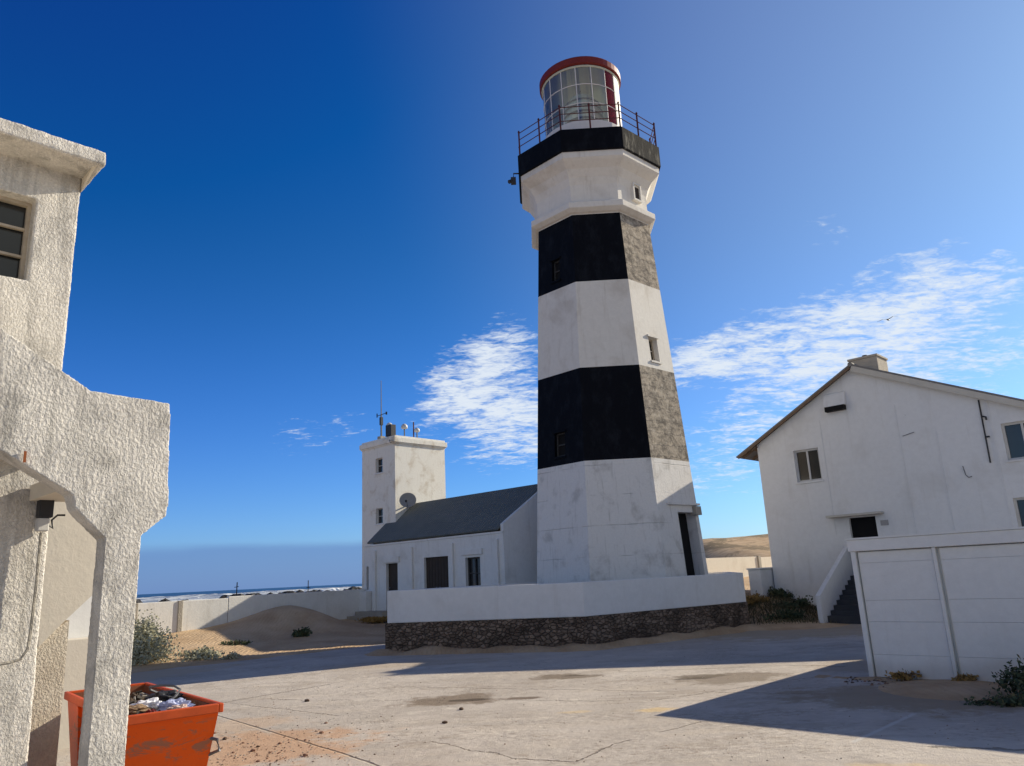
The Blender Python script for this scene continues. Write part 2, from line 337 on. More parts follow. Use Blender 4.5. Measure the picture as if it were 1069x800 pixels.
def leafmat(name, a, b_, c_):
    m, t = mat(name, .75, .2)
    oi = t.node('ShaderNodeNewGeometry')
    r = oi.outputs['Random Per Island']
    cc = t.mix(t.ramp(r, 0, .6, smooth=False), a, b_); cc = t.mix(t.ramp(r, .8, 1, smooth=False), cc, c_)
    t.put(t.b.inputs['Base Color'], cc); return m
LEAF_G = leafmat('saltbush_leaf', (.30, .29, .19), (.44, .43, .31), (.52, .48, .34))
LEAF_D = leafmat('dark_leaf', (.035, .055, .03), (.07, .09, .045), (.13, .11, .05))
LEAF_O = leafmat('dry_grass_blade', (.24, .15, .05), (.34, .21, .07), (.16, .12, .04))
STEM = simple('twig', (.12, .08, .05), .9, .3, 9)
m, t = mat('lantern_glass', .03, .5); t.b.inputs['Transmission Weight'].default_value = 0.0
tr = t.node('ShaderNodeBsdfTransparent'); tr.inputs[0].default_value = (.90, .94, .92, 1)
gl = t.node('ShaderNodeBsdfGlossy'); gl.inputs['Roughness'].default_value = .04
fr = t.node('ShaderNodeFresnel'); fr.inputs[0].default_value = 1.45
mx = t.node('ShaderNodeMixShader'); t.put(mx.inputs[0], t.math('ADD', fr.outputs[0], .16)); t.l.new(tr.outputs[0], mx.inputs[1]); t.l.new(gl.outputs[0], mx.inputs[2])
t.l.new(mx.outputs[0], t.n['Material Output'].inputs[0]); LGLASS = m
m, t = mat('red_glass', .1, .5); tr = t.node('ShaderNodeBsdfTransparent'); tr.inputs[0].default_value = (.45, .03, .03, 1)
mx = t.node('ShaderNodeMixShader'); mx.inputs[0].default_value = .35; t.l.new(tr.outputs[0], mx.inputs[1]); t.b.inputs['Base Color'].default_value = (.22, .02, .02, 1); t.l.new(t.b.outputs[0], mx.inputs[2])
t.l.new(mx.outputs[0], t.n['Material Output'].inputs[0]); RGLASS = m
LENS = simple('lens_prism', (.50, .55, .48), .1, .5, 5, spec=.8)
LAMP_SIGN = simple('faded_notice', (.34, .33, .33), .8, .3, 30)

# ------------------------------------------------------------------ mesh helpers
class MB:
    def __init__(s): s.v = []; s.f = []; s.mi = []
    def add(s, vs, fs, M=None, mi=0):
        o = len(s.v)
        for v in vs:
            v = Vector(v); s.v.append(tuple(M @ v) if M else tuple(v))
        for f in fs: s.f.append(tuple(i + o for i in f)); s.mi.append(mi)
        return s
    def box(s, x0, x1, y0, y1, z0, z1, M=None, mi=0):
        vs = [(x, y, z) for z in (z0, z1) for y in (y0, y1) for x in (x0, x1)]
        return s.add(vs, [(0, 2, 3, 1), (4, 5, 7, 6), (0, 1, 5, 4), (2, 6, 7, 3), (0, 4, 6, 2), (1, 3, 7, 5)], M, mi)
    def prism(s, outer, holes, M, depth, mi=0, y0=0.0):
        """polygon (s,t) in the M frame's x-z plane, extruded along +y by depth"""
        loops = [list(outer)] + [list(h) for h in holes]
        tri = geometry.tessellate_polygon([[Vector((a, b, 0)) for a, b in L] for L in loops])
        pts = [p for L in loops for p in L]; n = len(pts)
        vs = [(a, y0, b) for a, b in pts] + [(a, y0 + depth, b) for a, b in pts]
        fs = []
        for (a, b, c) in tri:
            A, B, C = pts[a], pts[b], pts[c]
            ar = (B[0] - A[0]) * (C[1] - A[1]) - (C[0] - A[0]) * (B[1] - A[1])
            if ar < 0: b, c = c, b
            fs.append((a, b, c)); fs.append((a + n, c + n, b + n))
        o = 0
        for li, L in enumerate(loops):
            m_ = len(L); area = sum(L[i][0] * L[(i + 1) % m_][1] - L[(i + 1) % m_][0] * L[i][1] for i in range(m_))
            ccw = area > 0
            if li: ccw = not ccw
            for i in range(m_):
                a, b = o + i, o + (i + 1) % m_
                fs.append((a, a + n, b + n, b) if ccw else (a, b, b + n, a + n))
            o += m_
        return s.add(vs, fs, M, mi)
    def tube(s, pts, r, k=8, M=None, mi=0, closed=False):
        P = [Vector(p) for p in pts]; n = len(P); rr = r if isinstance(r, (list, tuple)) else [r] * n
        vs = []; fs = []
        for i, p in enumerate(P):
            a = P[(i - 1) % n] if (closed or i) else p; b = P[(i + 1) % n] if (closed or i < n - 1) else p
            d = (b - a).normalized(); ref = Vector((0, 0, 1)) if abs(d.z) < .9 else Vector((1, 0, 0))
            e1 = d.cross(ref).normalized(); e2 = d.cross(e1)
            for j in range(k):
                th = 2 * math.pi * j / k; vs.append(p + (e1 * math.cos(th) + e2 * math.sin(th)) * rr[i])
        for i in range(n if closed else n - 1):
            i2 = (i + 1) % n
            for j in range(k): fs.append((i * k + j, i * k + (j + 1) % k, i2 * k + (j + 1) % k, i2 * k + j))
        if not closed: fs.append(tuple(range(k))[::-1]); fs.append(tuple((n - 1) * k + j for j in range(k)))
        return s.add(vs, fs, M, mi)
    def lathe(s, prof, k=32, c=(0, 0), a0=0.0, a1=2 * math.pi, M=None, mi=0, ph=0.0):
        full = abs(a1 - a0 - 2 * math.pi) < 1e-6; kk = k if full else k + 1
        vs = []; fs = []
        for r, z in prof:
            for j in range(kk):
                th = a0 + (a1 - a0) * j / k + ph; vs.append((c[0] + r * math.sin(th), c[1] - r * math.cos(th), z))
        for i in range(len(prof) - 1):
            for j in range(k):
                j2 = (j + 1) % kk; fs.append((i * kk + j, i * kk + j2, (i + 1) * kk + j2, (i + 1) * kk + j))
        return s.add(vs, fs, M, mi)
    def build(s, name, mats, parent=None, bevel=0.0, smooth=False, recalc=True):
        me = bpy.data.meshes.new(name); me.from_pydata(s.v, [], s.f)
        ms = mats if isinstance(mats, (list, tuple)) else [mats]
        for m_ in ms: me.materials.append(m_)
        for p, i in zip(me.polygons, s.mi): p.material_index = i; p.use_smooth = smooth
        me.update()
        if recalc:
            bm = bmesh.new(); bm.from_mesh(me); bmesh.ops.recalc_face_normals(bm, faces=bm.faces); bm.to_mesh(me); bm.free()
        o = bpy.data.objects.new(name, me); COL.objects.link(o)
        if parent: o.parent = parent
        if bevel:
            b = o.modifiers.new('bevel', 'BEVEL'); b.width = bevel; b.segments = 2; b.limit_method = 'ANGLE'; b.angle_limit = R_(40)
        return o
def tag(o, label=None, cat=None, group=None, kind=None):
    if label: o['label'] = label
    if cat: o['category'] = cat
    if group: o['group'] = group
    if kind: o['kind'] = kind
    return o
def thing(name, label, cat, loc=(0, 0, 0), rz=0.0, group=None):
    o = bpy.data.objects.new(name, None); COL.objects.link(o); o.location = loc; o.rotation_euler = (0, 0, rz); o.empty_display_size = .3
    return tag(o, label, cat, group)
U = Vector((.722, -.692, 0)).normalized(); N = Vector((-U.y, U.x, 0))
RZ = math.atan2(U.y, U.x)
# side frame: polygon x runs along local +y, outward normal local +x
SIDE = Matrix(((0, -1, 0, 0), (1, 0, 0, 0), (0, 0, 1, 0), (0, 0, 0, 1)))
def frame_M(o, xdir, ydir):
    z = Vector((0, 0, 1)); return Matrix(((xdir[0], ydir[0], 0, o[0]), (xdir[1], ydir[1], 0, o[1]), (0, 0, 1, o[2]), (0, 0, 0, 1)))
def rect(x0, x1, z0, z1): return [(x0, z0), (x1, z0), (x1, z1), (x0, z1)]
def window(parent, M, x0, x1, z0, z1, rec=.10, fw=.045, nx=2, nz=1, fmat=None, gmat=None, sill=True, lab=None, name='window'):
    fmat = fmat or FRAME_W; gmat = gmat or GLASS
    f = MB()
    f.box(x0, x0 + fw, rec, rec + .05, z0, z1, M); f.box(x1 - fw, x1, rec, rec + .05, z0, z1, M)
    f.box(x0 + fw, x1 - fw, rec, rec + .05, z0, z0 + fw, M); f.box(x0 + fw, x1 - fw, rec, rec + .05, z1 - fw, z1, M)
    for i in range(1, nx):
        c = x0 + (x1 - x0) * i / nx; f.box(c - fw / 2, c + fw / 2, rec + .004, rec + .046, z0 + fw, z1 - fw, M)
    for i in range(1, nz):
        c = z0 + (z1 - z0) * i / nz; f.box(x0 + fw, x1 - fw, rec + .008, rec + .042, c - fw / 3, c + fw / 3, M)
    fo = f.build(name, fmat, parent)
    if lab: fo['label'] = lab
    g = MB(); g.box(x0 + .002, x1 - .002, rec + .055, rec + .07, z0 + .002, z1 - .002, M); g.build('pane', gmat, fo)
    if sill:
        g = MB(); g.box(x0 - .06, x1 + .06, -.05, rec - .002, z0 - .06, z0 - .002, M); g.build('sill', WHITE_CLEAN, fo)
    return fo

# ------------------------------------------------------------------ terrain
def sstep(a, b, x):
    t_ = min(max((x - a) / (b - a), 0), 1); return t_ * t_ * (3 - 2 * t_)
def gs(x, y, cx, cy, s, a): return a * math.exp(-((x - cx) ** 2 + (y - cy) ** 2) / (2 * s * s))
WA = Vector((-7.2, 36.0, 0)); ED = Vector((-7.3, 23.3, 0))
def hgt(x, y):
    p = Vector((x, y, 0)); dd = -(p - ED).dot(U); al = (p - WA).dot(N)   # beyond the concrete edge; along the wall
    nz = noise.noise(Vector((x * .35, y * .35, 0))); nz2 = noise.noise(Vector((x * 1.3, y * 1.3, 3)))
    h = -.07
    # left dune against the boundary wall
    k = sstep(-.3, 1.0, dd + nz * .5)
    d1 = -.07 + k * (.05 + .06 * max(dd, 0) + .05 * nz + .03 * nz2)
    d1 += k * (gs(x, y, -9.3, 31.7, 1.35, .84) + gs(x, y, -10.6, 29.8, 2.2, .12)) - k * gs(x, y, -7.6, 33.3, 1.2, .12)
    # beyond the wall the land drops to the shore
    d1 = min(d1, 1.5)
    out = max(dd - 9.2, 0)
    d1 -= 7.5 * sstep(1, 26, out)
    # sand behind and beside the house and lighthouse
    ry = sstep(28.5, 31.5, y + nz * .5)
    r1 = -.07 + ry * (.12 + .75 * sstep(29, 33, y)) + sstep(30, 58, y) * .45 + .05 * nz * ry
    r1 += gs(x, y, 9.3, 29.3, 1.5, .55) + gs(x, y, 8.5, 30.8, 1.4, .3) + .05 * nz2 * sstep(26, 28, y)
    # low sand drifts on the yard
    dr = max(gs(x, y, 8.6, 26.6, 1.6, .16), gs(x, y, 6.6, 12.6, .9, .15), gs(x, y, 6.6, 14.0, .01, 0))
    F = Vector((5.93, 14.12, 0)); q = p - F; a = q.dot(U); b = q.dot(N)
    if -1 < a < 8: dr = max(dr, .13 * math.exp(-((b + .1) / .35) ** 2) * (0.75 + .5 * nz2))
    # foot of the terrace wall
    for (ax, ay, bx, by) in ((-4.0, 23.34, 1.67, 21.78), (1.67, 21.78, 7.24, 25.78)):
        ab = Vector((bx - ax, by - ay)); tt = min(max((Vector((x - ax, y - ay))).dot(ab) / ab.length_squared, 0), 1)
        dist = (Vector((x, y)) - Vector((ax, ay)) - ab * tt).length
        dr = max(dr, .24 * math.exp(-(dist / .6) ** 2) * (.85 + .5 * nz2))
    # far dunes
    if y > 55:
        w = sstep(8, 28, x - (y - 60) * .02)
        far = sstep(60, 125, y) * (4.3 + 1.5 * noise.noise(Vector((x * .014, y * .02, 5))) + .6 * noise.noise(Vector((x * .06, y * .06, 9))))
        r1 += w * far; r1 -= (1 - w) * 8 * sstep(52, 75, y)
    wl = sstep(-1.3, -.6, dd) * (1 - sstep(-1, 5, x - .1 * (y - 36))) if y > 24 else sstep(-1.3, -.6, dd)
    h = d1 * wl + r1 * (1 - wl)
    if not (dd > 9.4 and wl > 0) and y < 50: h = max(h, -.07 + dr)
    return h
def grid_axis(lo, hi, mid0, mid1, step, g=1.09):
    xs = list(np.arange(mid0, mid1 + 1e-6, step)); s = step; x = mid1
    while x < hi: s *= g; x += s; xs.append(x)
    s = step; x = mid0
    while x > lo: s *= g; x -= s; xs.insert(0, x)
    return xs
gx = grid_axis(-700, 900, -18, 18, .28); gy = grid_axis(-60, 420, 9, 38, .28, 1.05)
vs = [(x, y, hgt(x, y)) for y in gy for x in gx]; nx_ = len(gx)
fs = [(j * nx_ + i, j * nx_ + i + 1, (j + 1) * nx_ + i + 1, (j + 1) * nx_ + i) for j in range(len(gy) - 1) for i in range(nx_ - 1)]
g = MB(); g.add(vs, fs); tag(g.build('ground', SAND, smooth=True, recalc=False), 'pale orange sand of the dunes and ground around the yard', kind='structure')
g = MB(); g.box(-17, 30, -14, 33, -.35, 0.0); tag(g.build('concrete_yard', CONCRETE), 'cracked sandy concrete paving of the yard', kind='structure')
# sea
g = MB(); g.add([(-40000, 60, -4.2), (40000, 60, -4.2), (40000, 45000, -4.2), (-40000, 45000, -4.2)], [(0, 1, 2, 3)])
tag(g.build('sea', SEA), 'dark blue sea with white surf', kind='structure')
# far land behind the right-hand dunes so the horizon there is land
# breakers
g = MB(); rb = random.Random(3)
for i in range(150):
    d = rb.uniform(560, 1250); a = rb.uniform(-.62, -.12); L = rb.uniform(25, 110) * d / 600; hgt_ = rb.uniform(1.2, 2.9)
    cx_, cy_ = d * math.sin(a), d * math.cos(a); pts = []; rr = []
    for j in range(15):
        u_ = j / 14; pts.append((cx_ + (u_ - .5) * L, cy_ + 8 * math.sin(u_ * 5 + i) + rb.uniform(-2, 2), -4.2 + rb.uniform(-.1, .25))); rr.append(max(.05, hgt_ * math.sin(math.pi * u_) ** .6 * rb.uniform(.5, 1.2)))
    g.tube(pts, rr, 6)
tag(g.build('surf', FOAM, smooth=True), 'white surf breaking on the sea', 'surf', kind='structure')
# shore rocks
g = MB()
for i in range(150):
    d = rb.uniform(420, 620); a = rb.choice((rb.gauss(-.19, .03), rb.uniform(-.2, -.1), rb.gauss(-.29, .05), rb.gauss(-.50, .05)))
    cx_, cy_ = d * math.sin(a), d * math.cos(a); r = rb.uniform(1.5, 4.6)
    k = 7; prof = []
    top = (cx_ + rb.uniform(-.3, .3), cy_, -4.3 + r * rb.uniform(.8, 1.15)); o = []
    for ring, (rr_, zz_) in enumerate(((1.6, 0), (1.2, .5), (.6, .9))):
        for j in range(k): th = 2 * math.pi * j / k; q = rr_ * r * rb.uniform(.7, 1.25); o.append((cx_ + q * math.cos(th), cy_ + q * math.sin(th), -4.5 + zz_ * r * rb.uniform(.8, 1.1)))
    o.append(top); f_ = [(ri * k + j, ri * k + (j + 1) % k, (ri + 1) * k + (j + 1) % k, (ri + 1) * k + j) for ri in range(2) for j in range(k)] + [(2 * k + j, 2 * k + (j + 1) % k, 3 * k) for j in range(k)]
    g.add(o, f_)
tag(g.build('shore_rocks', ROCK), 'black rocks along the surf line', 'rocks', kind='stuff')

# ------------------------------------------------------------------ lighthouse
TX, TY = 3.48, 28.2; DL = -1.28
lh = thing('lighthouse', 'tall tapering black and white banded octagonal lighthouse with red topped lantern', 'lighthouse', (TX, TY, 0), R_(DL))
def RR(z): return 2.92 - .0645 * (z - 5.64)
C8 = math.cos(R_(22.5))
def faceM(k):      # frame of octagon face k: x along the face, y inward
    a = R_(45 * k); nrm = Vector((math.sin(a), -math.cos(a), 0)); tt = Vector((math.cos(a), math.sin(a), 0))
    return tt, nrm
levels = [(.55, 5.64, 0), (5.64, 8.94, 1), (8.94, 12.22, 0), (12.22, 14.94, 1), (14.94, 16.0, 0)]
openings = {(-1, 3): (-.20, .19, 12.58, 13.42), (-1, 1): (-.25, .25, 5.95, 6.79), (1, 2): (-.26, .25, 9.22, 10.12), (1, 4): None, (1, 0): (-.05, 1.0, .75, 3.84)}
shaft = MB()
def face_pt(k, s, z, inset=0.0):
    tt, nr = faceM(k); r = RR(min(z, 15)) * C8 - inset
    v = tt * s + nr * r; return (v.x, v.y, z)
for k in range(-3, 5):
    for li, (z0, z1, dark) in enumerate(levels):
        h0, h1 = RR(min(z0, 15)) * math.sin(R_(22.5)), RR(min(z1, 15)) * math.sin(R_(22.5))
        op = openings.get((k, li)); outer = [(-h0, z0), (h0, z0), (h1, z1), (-h1, z1)]
        loops = [outer] + ([rect(*op)] if op else [])
        tri = geometry.tessellate_polygon([[Vector((a, b, 0)) for a, b in L] for L in loops]); pts = [p for L in loops for p in L]
        worn = k in (1, 2, 3)
        mi = (2 if worn else 1) if dark else (3 if li >= 2 else 0)
        shaft.add([face_pt(k, a, b) for a, b in pts], tri, None, mi)
        if op:
            L = rect(*op); vv = [face_pt(k, a, b) for a, b in L] + [face_pt(k, a, b, .45) for a, b in L]
            shaft.add(vv, [(i, (i + 1) % 4, 4 + (i + 1) % 4, 4 + i) for i in range(4)], None, mi)
so_ = shaft.build('tower_shaft', [TOWER_WHITE, BLACK, WORN, TOWER_UP], lh, recalc=False)
# openings: frames and panes
def fbox(mb, k, s0, s1, z0, z1, i0, i1):
    vs = [face_pt(k, s, z, i) for z in (z0, z1) for i in (i0, i1) for s in (s0, s1)]
    mb.add(vs, [(0, 2, 3, 1), (4, 5, 7, 6), (0, 1, 5, 4), (2, 6, 7, 3), (0, 4, 6, 2), (1, 3, 7, 5)])
for (k, li), fm in (((-1, 3), FRAME_D), ((-1, 1), FRAME_D), ((1, 2), STEEL_W)):
    s0, s1, z0, z1 = openings[(k, li)]; w = .05
    gm = INTER if k == -1 else GLASS; f = MB(); ins = .12 if k == -1 else .2
    fbox(f, k, s0, s0 + w, z0, z1, ins, ins + .05); fbox(f, k, s1 - w, s1, z0, z1, ins, ins + .05); fbox(f, k, s0 + w, s1 - w, z0, z0 + w, ins, ins + .05); fbox(f, k, s0 + w, s1 - w, z1 - w, z1, ins, ins + .05)
    fbox(f, k, s0 + w, s1 - w, (z0 + z1) / 2 - .02, (z0 + z1) / 2 + .02, ins + .005, ins + .045)
    fo = f.build('window', fm, lh); g = MB(); fbox(g, k, s0, s1, z0, z1, ins + .055, ins + .07); g.build('pane', gm, fo)
    g = MB(); fbox(g, k, s0 - .07, s1 + .07, z1 + .002, z1 + .07, -.06, .1); g.build('lintel', BLACK if k == -1 else TOWER_UP, fo)
    g = MB(); fbox(g, k, s0 - .05, s1 + .05, z0 - .07, z0 - .002, -.05, .1); g.build('sill', BLACK if k == -1 else TOWER_UP, fo)
s0, s1, z0, z1 = openings[(1, 0)]
g = MB(); fbox(g, 1, s0, s1, z0, z1, .40, .44); dr = g.build('door', INTER, lh)
g = MB(); fbox(g, 1, s0 + .08, s0 + .12, z0 + 1.2, z0 + 1.4, .36, .398); g.build('handle', METAL, dr)
g = MB(); fbox(g, 1, -.62, 1.22, 4.08, 4.15, -.10, .1); g.build('door_ledge', TOWER_WHITE, lh)
g = MB(); fbox(g, 1, .85, 1.2, 3.75, 4.05, -.13, .08); g.build('lamp_box', CONC_D, lh)
# string course, neck, corbel, deck
def octring(mb, prof, mi=0): mb.lathe(prof, 8, ph=R_(22.5), mi=mi)
g = MB(); octring(g, [(2.3, 14.96), (2.42, 15.0), (2.60, 15.12), (2.60, 15.34), (2.5, 15.40), (2.3, 15.46)]); g.build('string_course', TOWER_UP, lh, bevel=.015)
g = MB(); octring(g, [(2.31, 15.9), (2.33, 16.15), (2.42, 16.42), (2.6, 16.70), (2.86, 16.92), (2.93, 17.0), (2.93, 17.26)]); g.build('corbel', TOWER_UP, lh)
g = MB(); fbox(g, 1, .02, .36, 15.78, 16.36, -.06, .2)
nwin = g.build('window', SHUT, lh)
for nm_, q_ in (('sill', (-.06, .44, 15.70, 15.775)), ('lintel', (-.06, .44, 16.365, 16.43)), ('jamb', (-.06, .015, 15.778, 16.362)), ('jamb', (.365, .44, 15.778, 16.362))):
    g = MB(); fbox(g, 1, *q_, -.13, .2); g.build(nm_, TOWER_UP, nwin)
g = MB(); octring(g, [(2.3, 17.22), (3.0, 17.24), (3.02, 17.28), (3.02, 18.12), (2.98, 18.16), (0.2, 18.18)])
n_quad = len(g.f)
# faces 1,2,3 on the weather side are worn
for idx in range(n_quad):
    cx_ = sum(g.v[i][0] for i in g.f[idx]) / 4; cy_ = sum(g.v[i][1] for i in g.f[idx]) / 4; a = math.degrees(math.atan2(cx_, -cy_))
    if 20 < a < 180: g.mi[idx] = 1
m, t = mat('worn_deck', .9, .15)
f = t.noise(t.scale(t.P, (2, 2, .6)), 2.2, 7, .7); t.put(t.b.inputs['Base Color'], t.mix(t.ramp(f, .50, .76), (.016, .016, .017), (.26, .25, .21))); bump(t, f, .02)
WDECK = m
g.build('gallery_deck', [BLACK, WDECK], lh)
# railing
def octpt(ang, r, z):     # point on the octagon outline at angle
    a = (ang + 22.5) % 45 - 22.5; rr = r * C8 / math.cos(R_(a)); return Vector((rr * math.sin(R_(ang)), -rr * math.cos(R_(ang)), z))
rl = bpy.data.objects.new('railing', None); COL.objects.link(rl); rl.parent = lh
for i in range(16):
    g = MB(); p = octpt(i * 22.5, 2.92, 18.14); g.tube([p, p + Vector((0, 0, 1.06))], .035, 6); g.tube([p + Vector((0, 0, 1.05)), p + Vector((0, 0, 1.12))], [.05, .02], 6); g.build('post', RAIL, rl)
for z in (18.55, 18.85, 19.14):
    g = MB(); g.tube([octpt(i * 22.5, 2.92, z) for i in range(16)], .018, 5, closed=True); g.build('rail', RAIL, rl)
# lantern
g = MB(); g.lathe([(2.05, 18.16), (2.05, 18.42), (1.72, 18.46), (1.72, 19.20), (1.66, 19.23), (1.4, 19.24)], 40); g.build('lantern_base', LANT, lh, smooth=False)
ga = 1.58
g = MB(); g.lathe([(ga, 19.24), (ga, 21.75)], 48, a0=R_(-250), a1=R_(34)); g.build('lantern_glass', LGLASS, lh, smooth=True)
g = MB(); g.lathe([(ga, 19.24), (ga, 21.75)], 6, a0=R_(34), a1=R_(52)); g.build('red_pane', RGLASS, lh, smooth=True)
g = MB(); g.lathe([(ga + .01, 19.24), (ga + .01, 21.75), (ga - .04, 21.75), (ga - .04, 19.24)], 14, a0=R_(54), a1=R_(110)); g.build('blank_panel', LANT, lh, smooth=False)
bars = MB()
for i in range(16):
    a = R_(i * 22.5 - 11); p = Vector((ga * math.sin(a), -ga * math.cos(a), 19.2)); bars.tube([p, p + Vector((0, 0, 2.6))], .020, 5)
for z in (20.05, 20.9): bars.tube([(ga * math.sin(2 * math.pi * i / 32), -ga * math.cos(2 * math.pi * i / 32), z) for i in range(32)], .022, 5, closed=True)
bars.build('glazing_bar', LANT, lh)
g = MB(); g.lathe([(0.01, 19.3), (.5, 19.3), (.75, 19.6), (.82, 20.2), (.75, 20.8), (.5, 21.2), (.01, 21.25)], 20)
ln = g.build('lens', LENS, lh, smooth=False); g = MB()
for z, r in ((19.6, .78), (19.9, .84), (20.2, .86), (20.5, .84), (20.8, .78)): g.tube([(r * math.sin(2 * math.pi * i / 20), -r * math.cos(2 * math.pi * i / 20), z) for i in range(20)], .035, 5, closed=True)
g.build('lens_ring', METAL, ln)
g = MB(); g.lathe([(1.5, 21.76), (1.66, 21.76), (1.71, 21.80), (1.71, 22.06), (1.66, 22.12), (1.3, 22.3), (.6, 22.48), (.12, 22.55), (.12, 22.75), (0.01, 22.8)], 48); rf = g.build('lantern_roof', RED, lh)
g = MB(); g.lathe([(0.02, 21.67), (1.6, 21.67), (1.64, 21.72), (1.5, 21.9)], 40); g.build('lantern_ceiling', simple('ceiling_paint', (.5, .52, .44), .8, .1, 3), lh)
# floodlight on the gallery edge
g = MB(); fp = octpt(-70, 3.02, 17.42); fx, fy = fp.x, fp.y; g.tube([(fx + .1, fy, 17.42), (fx - .2, fy - .03, 17.42), (fx - .22, fy - .03, 17.2)], .03, 6); g.box(fx - .32, fx - .12, fy - .13, fy + .07, 16.98, 17.22); g.tube([(fx - .22, fy - .03, 17.12), (fx - .40, fy - .12, 17.02)], .08, 8); g.build('floodlight', DARKM, lh)

# ------------------------------------------------------------------ terrace
ter = thing('terrace_wall', 'white parapet on dark rubble plinth, wrapping the foot of the lighthouse', 'wall', (0, 0, 0))
TP = [Vector((-4.3, 25.1)), Vector((1.8, 23.42)), Vector((7.78, 27.72)), Vector((9.0, 33.0)), Vector((-.8, 31.2)), Vector((-1.9, 27.8))]
Q = 2.3; TP = [p * .93 for p in TP]; TP[5] = TP[0] + Vector((N.x, N.y)) * 6.5; TP[4] = Vector((4.0, 35.5)); TP[3] = Vector((8.4, 32.0))
def offset_poly(P_, d):
    n = len(P_); out = []
    for i in range(n):
        a, b, c = P_[i - 1], P_[i], P_[(i + 1) % n]
        n1 = Vector((-(b - a).y, (b - a).x)).normalized(); n2 = Vector((-(c - b).y, (c - b).x)).normalized()
        bis = (n1 + n2).normalized(); out.append(b + bis * (d / max(.3, bis.dot(n1))))
    return out
def ringwall(mb, P_, d0, d1, z0, z1, top=True):
    A_, B_ = offset_poly(P_, d0), offset_poly(P_, d1); n = len(P_)
    vs = [(*a, z) for z in (z0, z1) for a in A_] + [(*b, z) for z in (z0, z1) for b in B_]
    fs = []
    for i in range(n):
        j = (i + 1) % n
        fs += [(i, j, n + j, n + i), (2 * n + i, 3 * n + i, 3 * n + j, 2 * n + j), (n + i, n + j, 3 * n + j, 3 * n + i), (i, 2 * n + i, 2 * n + j, j)]
    mb.add(vs, fs)
g = MB(); ringwall(g, TP, -.03, .5, -.3, .83); g.build('stone_plinth', RUBBLE, ter)
g = MB(); ringwall(g, TP, 0.0, .26, .832, 1.755); g.build('parapet', WHITE_CLEAN, ter, bevel=.02)
g = MB(); ip = offset_poly(TP, .49); g.add([(*p, .70) for p in ip], [tuple(range(len(ip)))]); g.build('terrace_floor', CONC_D, ter)

# ------------------------------------------------------------------ low building (wing) and lookout tower
wing = thing('low_building', 'long low white building with grey pitched roof between the lighthouse and lookout tower', 'building', (-7.2, 36, 0), RZ)
I4 = Matrix.Identity(4)
WL = 9.12
holes = [rect(.16, .34, 1.7, 2.74), rect(1.66, 2.5, .72, 2.8), rect(4.32, 5.87, 1.35, 2.93), rect(6.91, 7.77, .95, 2.8)]
g = MB(); g.prism(rect(0, WL, .2, 3.62), holes, I4, .3)
EA = R_(-19.5); g.prism([(0, .2), (4.2, .2), (4.2, 3.9), (2.15, 5.57), (0.02, 3.98)], [], Matrix.Translation((WL, 0, 0)) @ Matrix.Rotation(EA, 4, 'Z') @ SIDE, .28)
g.build('wall', WHITE, wing)
g = MB(); g.prism([(0.3, .2), (4.2, .2), (4.2, 3.7), (2.1, 5.3), (0.3, 3.8)], [], Matrix.Translation((.28, 0, 0)) @ SIDE, .28); g.box(0, WL, 4.0, 4.25, .2, 3.7); g.build('rear_wall', WHITE, wing)
# roof slabs
def roof_slab(mb, x0, x1, ya, za, yb, zb, th=.07, sk=0.0):
    d = Vector((0, yb - ya, zb - za)).normalized(); nn = Vector((0, -d.z, d.y))
    if nn.z < 0: nn = -nn
    o = nn * th
    vs = [(x + (sk * y if x == x1 else 0), y + oo.y, z + oo.z) for x in (x0, x1) for (y, z, oo) in ((ya, za, Vector()), (yb, zb, Vector()), (yb, zb, o), (ya, za, o))]
    mb.add(vs, [(0, 1, 2, 3), (4, 7, 6, 5), (0, 4, 5, 1), (1, 5, 6, 2), (2, 6, 7, 3), (3, 7, 4, 0)])
g = MB(); roof_slab(g, .30, WL - .29, -.02, 3.74, 2.1, 5.54, sk=.35); roof_slab(g, .30, WL - .29, 4.35, 3.66, 2.1, 5.54, sk=.35); g.build('roof', ROOF_G, wing)
g = MB(); g.box(0, WL, -.03, .31, 3.625, 3.70); g.build('coping', WHITE, wing)
for px0 in (.72, 3.38, 6.02, 8.62):
    g = MB(); g.box(px0, px0 + .22, -.09, -.003, .3, 3.42); g.build('pilaster', WHITE, wing, bevel=.01)
g = MB(); g.box(1.66, 2.5, .14, .18, .72, 2.8); d1 = g.build('door', SHUT, wing); d1['label'] = 'dark open doorway at the left'
g = MB(); g.box(1.75, 1.80, .10, .138, 1.7, 1.8); g.build('handle', METAL, d1)
g = MB(); g.box(1.52, 2.66, -.07, -.003, 2.84, 3.08); g.build('lintel', WHITE, wing, bevel=.01)
g = MB(); g.box(4.32, 5.87, .12, .16, 1.35, 2.93)
for i in range(8): g.box(4.36 + i * .19, 4.53 + i * .19, .105, .119, 1.38, 2.90)
sh = g.build('shutter', SHUT, wing); sh['label'] = 'wide dark brown wooden shutter'
for sx in (4.95, 5.17): g = MB(); g.box(sx, sx + .08, .09, .104, 1.62, 1.72); g.build('handle', METAL, sh)
g = MB(); g.box(6.75, 7.95, -.07, -.003, 2.90, 3.12); g.build('lintel', WHITE, wing, bevel=.01)
window(wing, I4, 6.91, 7.77, .95, 2.8, .14, .06, 2, 3, FRAME_D, GLASS, False)
window(wing, I4, .16, .34, 1.7, 2.74, .12, .03, 1, 2, FRAME_D, GLASS, False)
g = MB(); g.box(-.05, 2.4, -1.0, -.02, .2, .62); g.box(.3, 2.3, -.7, -.02, .62, .80); g.build('step', CONC_D, wing)
g = MB(); g.box(-.03, .6, -.35, -.005, .3, 1.65); g.build('wall_pier', WHITE, wing, bevel=.01)

